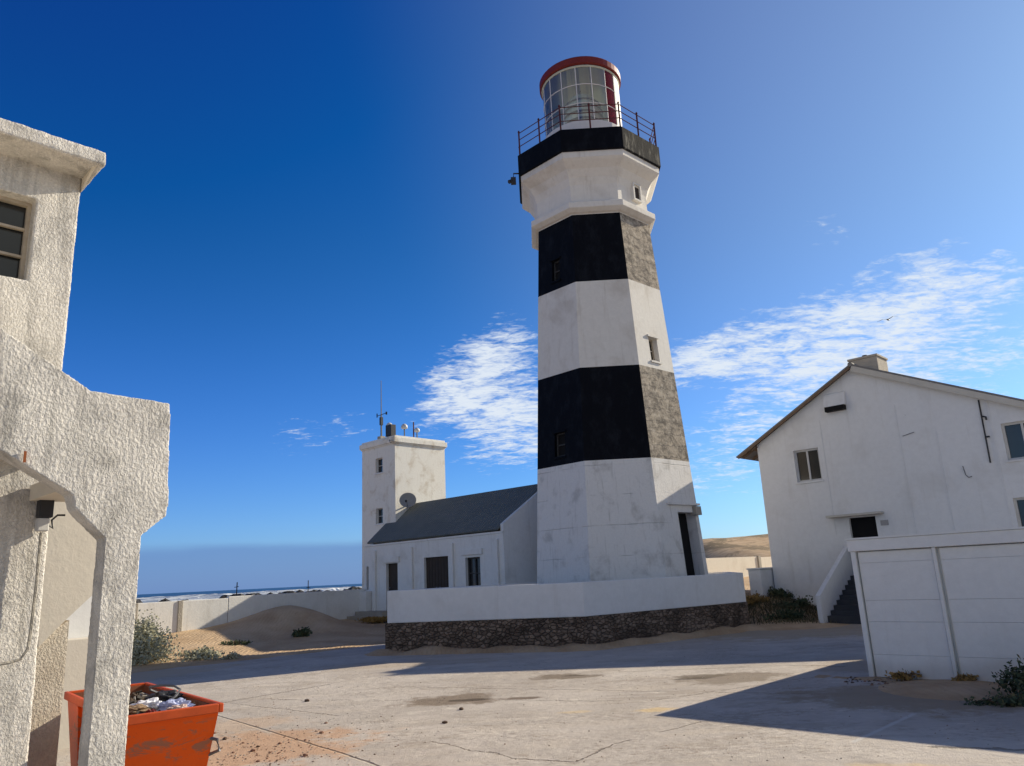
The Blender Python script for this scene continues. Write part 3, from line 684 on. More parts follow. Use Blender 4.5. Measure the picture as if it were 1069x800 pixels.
lo = thing('lookout_tower', 'square white lookout tower with flat cap behind the low building', 'tower', (-7.2, 36, 0), RZ)
TX0, TX1, TY0, TY1, TZ = -1.62, 1.07, 1.0, 4.12, 8.70
g = MB(); g.prism(rect(TX0, TX1, .2, TZ), [rect(-.49, .08, 7.16, 7.88), rect(-.49, .08, 4.72, 5.46)], Matrix.Translation((0, TY0, 0)), .25)
g.box(TX0, TX1, TY1 - .25, TY1, .2, TZ); g.box(TX0, TX0 + .25, TY0 + .25, TY1 - .25, .2, TZ); g.box(TX1 - .25, TX1, TY0 + .25, TY1 - .25, .2, TZ)
g.build('wall', LOOKOUT, lo)
g = MB(); g.box(TX0 - .05, TX1 + .05, TY0 - .05, TY1 + .05, TZ - .28, TZ - .22); g.box(TX0 - .10, TX1 + .10, TY0 - .10, TY1 + .10, TZ - .218, TZ + .02); g.box(TX0 - .02, TX1 + .02, TY0 - .02, TY1 + .02, TZ + .021, TZ + .12); g.build('roof_cap', LOOKOUT, lo, bevel=.015)
for zz in ((7.16, 7.88), (4.72, 5.46)): window(lo, Matrix.Translation((0, TY0, 0)), -.49, .08, zz[0], zz[1], .12, .04, 1, 2, FRAME_W, GLASS, True)
g = MB(); g.tube([(TX1 - .2, TY0 - .16, TZ - .12), (TX1 + .15, TY0 - .35, TZ - .30)], .045, 6); g.build('spout', CONC_D, lo)
def inlo(x, y, z): v = Vector((-7.2, 36, 0)) + U * x + N * y; return (v.x, v.y, z)
ZT = TZ + .12
def upright(name, label, cat, x, y, group=None): return thing(name, label, cat, inlo(x, y, ZT), RZ, group)
a = upright('antenna_mast', 'thin tall radio antenna standing on the lookout tower roof', 'antenna', -.55, 1.4)
g = MB(); g.tube([(0, 0, 0), (0, 0, 1.3), (0, 0, 1.35), (0, 0, 3.1)], [.05, .045, .03, .018], 6); g.build('pole', METAL, a)
g = MB(); g.tube([(-.35, 0, 1.32), (.3, .1, 1.38)], .018, 5); g.tube([(-.35, 0, 1.25), (-.35, 0, 1.45)], .03, 5); g.tube([(.3, .1, 1.3), (.3, .1, 1.44)], .045, 5); g.build('crossarm', DARKM, a)
g = MB(); g.box(-.06, .06, -.07, .07, .8, 1.2); g.build('junction_box', DARKM, a)
g = MB(); g.box(-.14, .14, -.14, .14, 0, .22); g.build('foot', CONC_D, a)
a = upright('equipment_box', 'black box between the antenna and the first white dome on the lookout tower', 'box', .42, 1.25)
g = MB(); g.box(-.22, .22, -.15, .15, .06, .62); g.build('case', DARKM, a, bevel=.01)
g = MB(); g.box(-.16, .16, -.1, .1, 0, .06); g.build('foot', METAL, a)
def dome(label, x, y, hh, r):
    a = upright('antenna_dome', label, 'antenna dome', x, y, 'white domes on the lookout tower roof')
    g = MB(); g.lathe([(0.005, hh), (r * .8, hh + .03), (r, hh + r * .5), (r * .92, hh + r), (r * .6, hh + r * 1.45), (r * .2, hh + r * 1.65), (.005, hh + r * 1.7)], 14); g.build('radome', DOMEW, a, smooth=True)
    g = MB(); g.tube([(0, 0, 0), (0, 0, hh + .02)], .035, 6); g.build('stem', METAL, a)
dome('leftmost white dome on the lookout tower roof, right beside the antenna', .05, 1.45, .55, .17)
dome('middle white dome on the lookout tower roof, on a short pole', .6, 1.95, .45, .17)
dome('rightmost white dome on the lookout tower roof, beside a thin post', .46, 2.85, .40, .15)
a = upright('short_post', 'short thin post beside the rightmost dome on the lookout tower', 'post', .32, 2.75)
g = MB(); g.tube([(0, 0, 0), (0, 0, .95)], .035, 6); g.build('pole', RAIL, a)
a = thing('satellite_dish', 'grey satellite dish on the corner of the lookout tower above the roof', 'satellite dish', inlo(1.48, 1.42, 5.64), 0)
g = MB(); prof = [(.01, 0), (.15, .015), (.3, .055), (.38, .095), (.40, .11), (.38, .12), (.3, .08), (.15, .04), (.01, .025)]
Md = Matrix.Rotation(R_(8), 4, 'Z') @ Matrix.Rotation(R_(66), 4, 'X'); g.lathe(prof, 24, M=Md); g.build('dish', DISHM, a, smooth=True)
g = MB(); g.tube([(0, .02, 0), (-.02, .25, -.1), (-.05, .55, -.12)], .03, 6); g.tube([(0, -.1, -.36), (.02, -.55, -.06)], .014, 5); g.build('bracket', DARKM, a)
g = MB(); g.box(-.05, .05, -.62, -.52, -.1, .0); g.build('receiver', DARKM, a)

# ------------------------------------------------------------------ boundary walls
def along(P0, t): v = P0 + N * (-t); return v
bw = thing('boundary_wall', 'long low white boundary wall holding back the dune, running left from the low building', 'wall', (-7.2, 36, 0), RZ)
# in the local frame the wall runs along -y
seg_edges = [0.0, 6.5, 10.0, 20.0, 32.0]
for i in range(4):
    y1, y0 = -seg_edges[i] - .02, -seg_edges[i + 1]
    g = MB(); g.box(-.10, .10, y0, y1, -.5, (1.75, 1.69, 1.60, 1.56)[i]); g.build('wall_panel', WHITE, bw, bevel=.02)
for y in (-8.4, -10.03, -20.03): g = MB(); g.box(-.05, .15, y - .09, y + .09, -.4, 1.70); g.build('pier', CONC_D, bw, bevel=.015)
for (t_, hh) in ((4.2, 2.5), (2.0, 2.35)):
    pass
a = thing('wire_post', 'thin leaning post just behind the boundary wall', 'post', (-12.0, 33.0, 0)); g = MB(); g.tube([(0, 0, .2), (.05, 0, 2.3)], .022, 6); g.tube([(-.06, 0, 2.1), (.12, 0, 2.12)], .014, 5); g.build('pole', DARKM, a)
a = thing('shore_mast', 'thin mast on the shore beyond the boundary wall', 'mast', (-19.0, 70, -1.5)); g = MB(); g.tube([(0, 0, -1), (0, 0, 4.0)], .04, 6); g.tube([(-.15, 0, 3.4), (.2, 0, 3.4)], .03, 5); g.build('pole', DARKM, a)
fw = thing('yard_end_wall', 'sunlit pale wall between the lighthouse and the gabled house', 'wall', (12.2, 50, 0), RZ)
FWP = plaster('far_wall_paint', (.74, .68, .57), (.45, .36, .26), .25, .5, .8, .01)
g = MB(); g.box(-.2, 0, -9, 6.0, -.2, 2.52); g.build('wall_panel', FWP, fw)
g = MB(); g.box(-.2, 0, 6.36, 26, -.2, 2.47); g.build('wall_panel', FWP, fw)
g = MB(); g.box(-.24, .10, 6.01, 6.35, -.2, 2.56); g.build('pier', CONC_D, fw)

# ------------------------------------------------------------------ gabled house
ho = thing('gabled_house', 'two storey white house with asymmetric gable seen end on, right of the lighthouse', 'house', (12.77, 27.7, 0), RZ)
WX0, WX1, HD = -4.18, 8.0, 13.0
def rz(x): return 8.99 + (.555 * x if x < 0 else -.462 * x)
outer = [(WX0, -.3), (WX1, -.3), (WX1, rz(WX1) - .02), (0, 8.97), (WX0, rz(WX0) - .02)]
W1, W2, W3, DR = rect(-2.72, -1.74, 4.97, 6.2), rect(4.33, 5.45, 4.86, 6.07), rect(4.24, 5.35, 2.5, 3.66), rect(-1.0, -.06, 1.45, 3.47)
g = MB(); g.prism(outer, [W1, W2, W3, DR], I4, .28)
g.box(WX0, WX0 + .25, .28, HD, -.3, rz(WX0) - .05); g.box(WX1 - .25, WX1, .28, HD, -.3, rz(WX1) - .05); g.prism(outer, [], Matrix.Translation((0, HD, 0)), .25)
g.build('wall', WHITE_CLEAN, ho)
g = MB(); g.box(WX0 - .04, -1.5, -.05, -.003, -.3, .5); g.build('plinth', WHITE, ho)
def slab_x(mb, xa, xb, th, y0, y1, off=.0):
    za, zb = rz(xa) if xa <= 0 else rz(xa), rz(xb)
    d = Vector((xb - xa, zb - za)).normalized(); nn = Vector((-d.y, d.x))
    if nn.y < 0: nn = -nn
    a = Vector((xa, za)) + nn * off; b = Vector((xb, zb)) + nn * off
    pts = [a, b, b + nn * th, a + nn * th]
    mb.add([(p.x, y, p.y) for y in (y0, y1) for p in pts], [(0, 1, 2, 3), (4, 7, 6, 5), (0, 4, 5, 1), (1, 5, 6, 2), (2, 6, 7, 3), (3, 7, 4, 0)])
g = MB(); slab_x(g, -5.0, -.0, .06, -.22, HD + .4, .02); g.build('roof', ROOF_A, ho)
g = MB(); slab_x(g, .0, 8.7, .06, -.22, HD + .4, .02); g.build('roof', ROOF_A, ho)
g = MB(); slab_x(g, -4.95, -.05, .09, -.26, -.225, -.08); g.build('barge_board', EAVE, ho)
g = MB(); slab_x(g, .05, 8.6, .20, -.26, -.225, -.19); g.build('barge_board', BARGE, ho)
for y in [.02] + [.9 + i * 1.3 for i in range(9)]: g = MB(); slab_x(g, -4.9, -4.2, .10, y, y + .08, -.09); g.build('rafter', EAVE, ho)
g = MB(); slab_x(g, -4.4, -4.2, .03, -.2, HD, -.12); g.build('soffit', EAVE, ho)
g = MB(); g.tube([(0, y, 9.05) for y in (-.24, HD + .4)], .09, 8); g.build('ridge_cap', ROOF_A, ho)
ch = MB(); ch.box(-.42, .62, .9, 2.0, 8.2, 9.44); ch.box(-.46, .66, .86, 2.04, 9.44, 9.52)
cho = ch.build('chimney', simple('chimney_cement', (.44, .39, .32), .9, .25, 3, b=.02), ho, bevel=.01)
for y in (1.2, 1.65): g = MB(); g.tube([(.1, y, 9.5), (.1, y, 9.62)], .1, 8); g.build('chimney_pot', DARKM, cho)
window(ho, I4, -2.72, -1.74, 4.97, 6.2, .10, .07, 2, 1, FRAME_W, GLASS, True)
window(ho, I4, 4.33, 5.45, 4.86, 6.07, .10, .07, 2, 1, FRAME_W, GLASS, True)
window(ho, I4, 4.24, 5.35, 2.5, 3.66, .10, .07, 2, 1, FRAME_W, GLASS, True)
g = MB(); g.box(-1.0, -.06, .16, .2, 1.45, 3.47); d2 = g.build('door', INTER, ho)
g = MB(); g.box(-.2, -.14, .12, .158, 2.4, 2.5); g.build('handle', METAL, d2)
g = MB(); g.box(-1.66, .26, -.42, -.003, 3.52, 3.60); g.build('door_canopy', BARGE, ho, bevel=.01)
g = MB(); g.box(.1, .36, -.03, -.003, 3.12, 3.3); g.build('notice', LAMP_SIGN, ho)
g = MB(); g.add([(-1.22, -.003, 7.62), (-.42, -.003, 7.62), (-.42, -.003, 8.15), (-1.22, -.003, 8.15), (-1.22, -.22, 7.62), (-.42, -.22, 7.62), (-.42, -.06, 8.12), (-1.22, -.06, 8.12)], [(0, 1, 2, 3), (4, 7, 6, 5), (0, 3, 7, 4), (1, 5, 6, 2), (3, 2, 6, 7), (0, 4, 5, 1)])
vh = g.build('vent_hood', WHITE_CLEAN, ho, bevel=.01)
g = MB(); g.box(-1.18, -.46, -.24, -.003, 7.44, 7.617); g.build('vent_opening', INTER, vh)
for (x0, x1, z0, z1) in ((-1.56, -1.52, 2.9, 7.2), (1.18, 1.22, 2.6, 7.3), (2.38, 2.41, 2.6, 6.2), (4.05, 4.09, 2.6, 6.9)):
    g = MB(); g.box(x0, x1, -.014, -.003, z0, z1); g.build('cover_strip', WHITE_CLEAN, ho)
g = MB(); g.tube([(3.86, -.06, 6.95), (3.85, -.06, 5.9), (3.84, -.06, 4.85)], .026, 6); g.tube([(3.86, -.06, 6.4), (3.98, -.1, 6.35), (3.98, -.1, 6.25)], .03, 6); g.tube([(3.85, -.06, 5.7), (3.97, -.09, 5.7)], .03, 6); g.build('pipe', DARKM, ho)
g = MB(); g.tube([(3.02, -.05, 4.85), (3.06, -.06, 4.55), (3.14, -.08, 4.45), (3.24, -.08, 4.48)], .014, 6); g.build('hook', METAL, ho)
g = MB(); g.tube([(1.32, -.03, 6.14), (1.62, -.03, 6.2), (1.72, -.04, 6.22)], .010, 5); g.build('hook', METAL, ho)
# outside stair
st = MB(); nst = 9
for i in range(nst): st.box(-1.02, .35, -3.0 + i * .30, -3.0 + (i + 1) * .30 + (.0), -.2, .10 + (i + 1) * .150)
st.box(-1.02, .35, -.299, -.003, -.2, 1.44)
sto = st.build('outside_stair', STEP, ho)
def sidewall(x0, name='stair_wall'):
    g = MB(); M = Matrix.Translation((x0, 0, 0)) @ SIDE
    g.prism([(-3.35, -.2), (-.003, -.2), (-.003, 2.55), (-.3, 2.5), (-3.25, .95), (-3.35, .9)], [], M, .16); return g.build(name, WHITE_CLEAN, sto, bevel=.012)
sidewall(-1.025); sidewall(.52)
hb = thing('wall_stub', 'short low white wall stub at the left foot of the gabled house', 'wall', (12.77, 27.7, 0), RZ)
g = MB(); g.box(-4.75, -4.24, -.9, .6, .2, 1.80); g.build('wall_panel', WHITE_CLEAN, hb, bevel=.02)
g = MB(); g.box(-4.79, -4.20, -.94, .64, 1.802, 1.86); g.build('coping', WHITE_CLEAN, hb, bevel=.01)

# ------------------------------------------------------------------ white panelled garage at the right
ga_ = thing('panelled_outbuilding', 'low white outbuilding with framed panelled wall at the right edge', 'outbuilding', (5.93, 14.12, 0), RZ)
GL, GD = 5.6, 6.2
pan = MB()
for (x0, x1) in ((.11, 1.33), (1.45, 2.83), (2.95, 4.3), (4.42, 5.5)):
    zb = [0.02, .39, .93, 1.29, 1.93, 2.12]
    for a, b in zip(zb, zb[1:]): pan.box(x0, x1, .047 + random.uniform(-.002, .002), .10, a + .0015, b - .0015)
pan.build('plank_panel', PANEL, ga_, bevel=.002)
g = MB(); g.box(0, GL, .101, .2, 0, 2.13); g.box(0, .15, .2, GD, 0, 2.13); g.box(0, GL, GD, GD + .15, 0, 2.13); g.box(GL - .15, GL, .2, GD, 0, 2.13); g.build('wall', PANEL, ga_)
for (x0, x1) in ((0, .085), (1.345, 1.40), (2.85, 2.90), (4.32, 4.37), (5.52, 5.6)):
    g = MB(); g.box(x0, x1, -.0, .0995, 0, 2.135); g.build('batten', PANEL, ga_, bevel=.006)
g = MB(); g.box(-.03, GL + .03, -.03, GD + .18, 2.137, 2.34); g.build('roof_fascia', PANEL, ga_, bevel=.012)
g = MB(); g.box(-.05, GL + .05, -.05, GD + .2, 2.342, 2.372); g.build('roof_edge', PANEL, ga_)

# ------------------------------------------------------------------ near roughcast building at the left
KD = 5.8; _d = ray(130, 800); P0 = CAM + _d * (KD / math.hypot(_d.x, _d.y)); P0.z = 0
nb_ = thing('roughcast_building', 'near building with cream roughcast render, outside stair parapet and pillar at the left edge', 'building', (P0.x, P0.y, 0), RZ)
def on(x, y, off):           # picture line of sight met with the wall plane `off` behind the parapet
    d = ray(x, y); o = P0 - U * off; t_ = (o - CAM).dot(U) / d.dot(U); p = CAM + d * t_; return ((p - P0).dot(N), p.z)
def rough_obj(name, poly, off, thick, mt, parent, vox=.011, amp=.0085, holes=[]):
    g = MB(); g.prism(poly, holes, Matrix.Translation((-off, 0, 0)) @ SIDE, thick)
    o = g.build(name, mt, parent)
    rm = o.modifiers.new('remesh', 'REMESH'); rm.mode = 'VOXEL'; rm.voxel_size = vox; rm.use_smooth_shade = True
    for nm_, sc_, am in (('lumps', .020, amp), ('waves', .3, amp * 1.3)):
        tx = bpy.data.textures.new(nm_, 'CLOUDS'); tx.noise_scale = sc_; tx.noise_depth = 2
        d = o.modifiers.new(nm_, 'DISPLACE'); d.texture = tx; d.strength = am; d.mid_level = .5; d.texture_coords = 'LOCAL'
    return o
ppoly = [on(*p, 0) for p in ((147, 560), (174, 538), (176, 520), (178, 421), (95, 408))]
a, b = ppoly[4], on(0, 341, 0); ex = (a[0] - 2.2, a[1] + (b[1] - a[1]) / (b[0] - a[0]) * -2.2)
lowl = [on(0, 470, 0)]; c_ = on(75, 516, 0); slope = (lowl[0][1] - c_[1]) / (lowl[0][0] - c_[0])
lx = (c_[0] - 2.4, c_[1] + slope * -2.4)
bot_r = on(130, 800, 0); bot_l = on(91, 800, 0)
poly = [(bot_l[0], -.1), (bot_r[0], -.1), ppoly[0], ppoly[1], ppoly[2], ppoly[3], ppoly[4], ex, lx, c_, on(79, 532, 0), on(110, 563, 0)]
rough_obj('stair_parapet', poly, 0.0, .17, ROUGH, nb_)
# upper wall with window, standing one stair width behind
OFF = 1.4
cor = on(75, 290, OFF)[0]; wtl, wbr = on(28, 205, OFF), on(24, 292, OFF)
wx1, wz1, wz0 = wtl[0] + .07, wtl[1], wbr[1]
wx0 = wx1 - .82
ctop = on(84, 190, OFF)[1]
up_poly = [(cor - 3.2, -.1), (on(40, 700, OFF)[0], -.1), (on(50, 562, OFF)[0], on(50, 562, OFF)[1]), (cor, 3.0), (cor, ctop + .10), (cor - 3.2, ctop + .10)]
rough_obj('house_wall', up_poly, OFF, .28, ROUGH, nb_, holes=[rect(wx0, wx1, wz0, wz1)])
Mw = Matrix.Translation((-OFF, 0, 0)) @ SIDE
window(nb_, Mw, wx0, wx1, wz0, wz1, .12, .03, 3, 3, STEEL_W, GLASS, False)
# flat roof slab with overhanging eaves
ez = on(111, 172, OFF - .35); r_end = ez[0]
g = MB(); g.box(-OFF - 3.0, -OFF + .35, cor - 3.4, r_end, ctop + .035, ctop + .165)
ro = g.build('roof_slab', ROUGH, nb_)
rm = ro.modifiers.new('remesh', 'REMESH'); rm.mode = 'VOXEL'; rm.voxel_size = .022; rm.use_smooth_shade = True
tx = bpy.data.textures.new('roofwave', 'CLOUDS'); tx.noise_scale = .12; dd_ = ro.modifiers.new('d', 'DISPLACE'); dd_.texture = tx; dd_.strength = .016; dd_.texture_coords = 'LOCAL'
g = MB(); g.add([(-OFF - .3, cor + .002, ctop - .10), (-OFF - .002, cor + .002, ctop - .10), (-OFF + .0, cor + .002, ctop + .06), (-OFF + .3, cor + .002, ctop + .06), (-OFF - .3, r_end - .06, ctop + .03), (-OFF + .3, r_end - .06, ctop + .03), (-OFF - .3, cor + .002, ctop + .06)],
    [(0, 1, 5, 4), (1, 3, 5), (0, 4, 6), (0, 6, 2, 1), (1, 2, 3)]); g.build('eave_bracket', GREYWALL, nb_)
# stair soffit, back pier and sloped underside
O2 = 2.3
p2 = [on(*p, O2) for p in ((40, 505), (112, 525), (98, 620), (68, 648), (40, 676))]
g = MB(); g.prism([p2[0], p2[4], p2[3], p2[2], p2[1]][::-1], [], Matrix.Translation((-O2, 0, 0)) @ SIDE, .9); g.build('stair_underside', GREYWALL, nb_)
pr = [(on(66, 720, O2 + .03)[0]), on(36, 720, O2 + .03)[0]]
g = MB(); g.prism([(pr[1] - .3, -.1), (pr[0], -.1), (pr[0], p2[3][1]), (p2[4][0] - .3, p2[4][1] - .1)], [], Matrix.Translation((-O2 - .03, 0, 0)) @ SIDE, .8)
g.build('back_pier', roughcast('roughcast_pale', (.70, .62, .50), (.5, .42, .32)), nb_)
# landing slab over the passage
sx = on(80, 534, 0)
lz = sx[1] + .46
g = MB(); g.add([(-.18, sx[0] + .05, lz + .02), (-.18, sx[0] - .25, lz + .16), (-.18, lx[0], lx[1] + .45), (-.18, lx[0], lx[1] + .6), (-.18, sx[0] - .1, lz + .38), (-.18, sx[0] + .05, lz + .2)] +
          [(-1.38, sx[0] + .05, lz + .02), (-1.38, sx[0] - .25, lz + .16), (-1.38, lx[0], lx[1] + .45), (-1.38, lx[0], lx[1] + .6), (-1.38, sx[0] - .1, lz + .38), (-1.38, sx[0] + .05, lz + .2)],
          [(0, 1, 2, 3, 4, 5), (6, 11, 10, 9, 8, 7)] + [(i, (i + 1) % 6 + 0, 6 + (i + 1) % 6, 6 + i) for i in range(6)])
g.build('stair_slab', GREYWALL, nb_)
g = MB(); g.box(-1.39, -.175, c_[0] + .1, .13, c_[1] + .10, c_[1] + .22); g.build('landing_slab', GREYWALL, nb_)
# conduit and junction box on the lower wall
def lp(x, y, o=OFF - .06): s_, z_ = on(x, y, o); return (-o, s_, z_)
g = MB(); g.tube([lp(*p) for p in ((43, 556), (38, 610), (32, 660), (29, 678), (22, 688), (10, 692), (-40, 700))], .012, 6); g.build('conduit', CONC_D, nb_)
g = MB(); x_, y_, z_ = lp(44, 548); g.box(x_ - .04, x_ + .04, y_ - .04, y_ + .04, z_ - .05, z_ + .05); g.build('junction_box', FRAME_W, nb_, bevel=.008)
g = MB(); x_, y_, z_ = lp(47, 530); g.box(x_ - .04, x_ + .05, y_ - .05, y_ + .05, z_ - .08, z_ + .09); g.build('lamp_bracket', DARKM, nb_, bevel=.006)
g = MB(); g.tube([lp(50, 548), lp(55, 552), lp(54, 543), lp(60, 538), lp(68, 538)], .008, 5); g.build('cable', DARKM, nb_)
g = MB(); x_, y_, z_ = lp(26, 477, -.015); g.box(x_ - .006, x_ + .004, y_ - .007, y_ + .007, z_ - .035, z_ + .035); g.build('rusty_bracket', simple('rust', (.30, .09, .03), .9, .3, 20), nb_)

# white outbuilding beyond the skip
ob = thing('white_side_wall', 'bright white wall with a low cream ledge behind the orange skip', 'wall', (-6.30, 11.35, 0), RZ)
g = MB(); g.box(-.55, -.3, -3.0, .25, -.1, 2.6); g.build('wall_panel', plaster('bright_white', (.80, .79, .75), (.6, .55, .46), .1, .1, .8, .004), ob)
g = MB(); g.box(-.298, .0, -3.0, .22, -.1, 1.43); g.build('ledge', GREYWALL, ob, bevel=.015)

# ------------------------------------------------------------------ orange skip
sk = thing('orange_skip', 'orange steel rubbish skip filled with rubbish behind the near pillar', 'skip', (-3.47, 7.22, 0), -.882)
L2, W2_, HT = 1.12, .355, 1.1
def ringq(l, w, z, cx_=0): return [(-l + cx_, -w, z), (l + cx_, -w, z), (l + cx_, w, z), (-l + cx_, w, z)]
g = MB(); o_ = ringq(L2, W2_, HT) + ringq(L2 - .30, W2_ - .08, .08) + ringq(L2 - .03, W2_ - .03, HT) + ringq(L2 - .32, W2_ - .1, .14)
g.add(o_, [(0, 1, 5, 4), (1, 2, 6, 5), (2, 3, 7, 6), (3, 0, 4, 7), (4, 5, 6, 7)], mi=0)
g.f += []; g.add(o_, [(8, 12, 13, 9), (9, 13, 14, 10), (10, 14, 15, 11), (11, 15, 12, 8), (12, 15, 14, 13), (0, 8, 9, 1), (1, 9, 10, 2), (2, 10, 11, 3), (3, 11, 8, 0)], mi=1)
g.build('body', [ORANGE, INNER], sk)
g = MB(); w = .024
for (x0, x1, y0, y1) in ((-L2 - w, L2 + w, -W2_ - w, -W2_ + w * .6), (-L2 - w, L2 + w, W2_ - w * .6, W2_ + w), (-L2 - w, -L2 + w * .6, -W2_ + w * .6, W2_ - w * .6), (L2 - w * .6, L2 + w, -W2_ + w * .6, W2_ - w * .6)): g.box(x0, x1, y0, y1, HT - .05, HT + .02)
g.build('rim', RIM, sk, bevel=.008)
for x in (-.5, .35):
    g = MB(); g.add([(x - .04, -W2_ - .02, HT - .06), (x + .04, -W2_ - .02, HT - .06), (x + .04, -W2_ + .04, .2), (x - .04, -W2_ + .04, .2), (x - .04, -W2_ + .05, HT - .06), (x + .04, -W2_ + .05, HT - .06), (x + .04, -W2_ + .12, .2), (x - .04, -W2_ + .12, .2)], [(0, 1, 2, 3), (4, 7, 6, 5), (0, 4, 5, 1), (1, 5, 6, 2), (2, 6, 7, 3), (3, 7, 4, 0)]); g.build('rib', ORANGE, sk)
g = MB(); g.tube([(L2 - .10, .30, .86), (L2 - .04, .36, .84), (L2 - .04, .38, .76), (L2 - .13, .32, .72)], .014, 6); g.build('lifting_ring', METAL, sk)
for s_ in (-1, 1): g = MB(); g.box(-.8, .8, s_ * .25 - .05, s_ * .25 + .05, 0, .078); g.build('runner', DARKM, sk)
def skw(x, y, z): c_, s_ = math.cos(-.882), math.sin(-.882); return (-3.47 + c_ * x - s_ * y, 7.22 + s_ * x + c_ * y, z)
# rubbish heap
g = MB(); nxx, nyy = 44, 18; rr = random.Random(5); vs = []
for j in range(nyy + 1):
    for i in range(nxx + 1):
        x = -1.05 + 2.1 * i / nxx; y = -.30 + .60 * j / nyy
        h = .955 + .06 * noise.noise(Vector((x * 3, y * 3, 1))) + .07 * noise.noise(Vector((x * 9, y * 9, 2))) + .04 * noise.noise(Vector((x * 22, y * 22, 2))) + .05 * math.cos(x * 1.3)
        vs.append(skw(x, y, h))
g.add(vs, [(j * (nxx + 1) + i, j * (nxx + 1) + i + 1, (j + 1) * (nxx + 1) + i + 1, (j + 1) * (nxx + 1) + i) for j in range(nyy) for i in range(nxx)])
for i in range(520):
    x, y = rr.uniform(-1.0, 1.0), rr.uniform(-.28, .28); z = 1.0 + rr.uniform(-.03, .05); s_ = rr.uniform(.012, .05)
    M = Matrix.Translation(skw(x, y, z)) @ Matrix.Rotation(rr.uniform(0, 6.28), 4, (rr.random(), rr.random(), rr.random() + .01))
    g.box(-s_, s_, -s_ * .6, s_ * .6, -s_ * .12, s_ * .12, M, rr.choice((0, 0, 1, 2)))
tag(g.build('rubbish_heap', [CARD, simple('grey_scraps', (.30, .28, .26), .9, .4, 20), simple('dark_scraps', (.05, .045, .04), .9, .4, 20)], smooth=False), 'heap of small mixed rubbish filling the orange skip', 'rubbish', kind='stuff')
def crumple(name, label, x, y, z, r, sc, mt, seed, cat):
    bm = bmesh.new(); bmesh.ops.create_icosphere(bm, subdivisions=4, radius=r)
    for v in bm.verts:
        n_ = v.co.normalized(); k = 1 + .55 * noise.noise(n_ * 2.2 + Vector((seed, 0, 0))) + .35 * abs(noise.noise(n_ * 6 + Vector((seed, 2, 0)))) + .15 * noise.noise(n_ * 15)
        v.co = Vector((n_.x * r * k * sc[0], n_.y * r * k * sc[1], n_.z * r * k * sc[2]))
    me = bpy.data.meshes.new(name); bm.to_mesh(me); bm.free(); me.materials.append(mt)
    o = bpy.data.objects.new(name, me); COL.objects.link(o); o.location = skw(x, y, z); tag(o, label, cat, 'bags and sheets on top of the skip'); return o
crumple('plastic_bag', 'crumpled white plastic bag lying on the rubbish in the skip', .48, -.02, 1.09, .085, (1.3, .9, .55), BAGW, 1, 'bag')
crumple('plastic_bag', 'crumpled pale blue plastic bag beside the white one in the skip', .72, .12, 1.08, .09, (1.3, .8, .6), BAGB, 4, 'bag')
crumple('paper_scrap', 'crushed pinkish paper at the right end of the skip', .86, .12, 1.08, .07, (1.2, .8, .4), simple('pink_paper', (.62, .46, .40), .8, .1, 8), 8, 'paper')
crumple('carton', 'torn brown carton lying near the pillar end of the skip', .62, -.18, 1.09, .08, (1.4, 1.0, .4), simple('carton_board', (.30, .20, .12), .9, .2, 9), 12, 'carton')
crumple('food_tin', 'small rusty red tin at the right corner of the rubbish', .95, -.12, 1.09, .04, (1.0, .8, .7), RED, 15, 'tin')
crumple('bin_bag', 'black bin bag at the back of the skip', .2, .18, 1.08, .11, (1.4, .8, .6), DARKM, 6, 'bag')
g = MB(); g.tube([skw(.1 + .55 * (1 - math.cos(a * math.pi / 12)) / 2, .12 + .1 * math.sin(a), .95 + .28 * math.sin(a * math.pi / 12)) for a in range(13)], .010, 5)
tag(g.build('hoop', METAL), 'thin pale wire hoop sticking out of the skip rubbish', 'wire')

# ------------------------------------------------------------------ plants
def bush(name, label, cat, loc, rad, n, leaf, mt, seed, group=None, twigs=14, up=.0):
    rr = random.Random(seed); root = thing(name, label, cat, loc, 0, group); g = MB(); s = MB()
    cl = []
    for i in range(twigs):
        th = rr.uniform(0, 6.28); e = rr.uniform(.25, 1.45); L = rr.uniform(.7, 1.0)
        tip = Vector((math.cos(th) * math.cos(e) * rad[0], math.sin(th) * math.cos(e) * rad[1], math.sin(e) * rad[2])) * L
        cl.append(tip); s.tube([(0, 0, -.05), tip * .5 + Vector((0, 0, .05)), tip], [.014, .009, .004], 4)
    for i in range(n):
        c_ = rr.choice(cl) * rr.uniform(.45, 1.05) + Vector((rr.gauss(0, .13) * rad[0], rr.gauss(0, .13) * rad[1], rr.gauss(0, .12) * rad[2]))
        if c_.z < 0: c_.z = abs(c_.z) * .5
        d = Vector((rr.gauss(0, 1), rr.gauss(0, 1), rr.gauss(up, 1))).normalized(); sd_ = d.orthogonal().normalized()
        l = leaf * rr.uniform(.5, 1.3); w_ = l * .35
        g.add([c_, c_ + d * l * .5 + sd_ * w_, c_ + d * l, c_ + d * l * .5 - sd_ * w_], [(0, 1, 2, 3)])
    g.build('foliage', mt, root, recalc=False); s.build('stem', STEM, root)
    return root
bush('salt_bush', 'round grey green bush beside the near pillar', 'bush', (-11.0, 22.9, .0), (1.05, .8, 1.25), 9000, .075, LEAF_G, 11, twigs=60)
bush('low_shrub', 'low grey green shrub on sand right of the round bush', 'shrub', (-9.6, 23.7, .02), (.85, .5, .32), 1300, .09, LEAF_G, 12)
bush('low_shrub', 'tiny dry shrub at the sand edge right of the low shrub', 'shrub', (-8.6, 23.6, .02), (.35, .25, .18), 300, .07, LEAF_G, 13)
bush('dune_plant', 'small dark plant growing on the shaded dune face', 'plant', (-7.9, 28.3, hgt(-7.9, 28.3)), (.4, .3, .28), 500, .10, LEAF_D, 14)
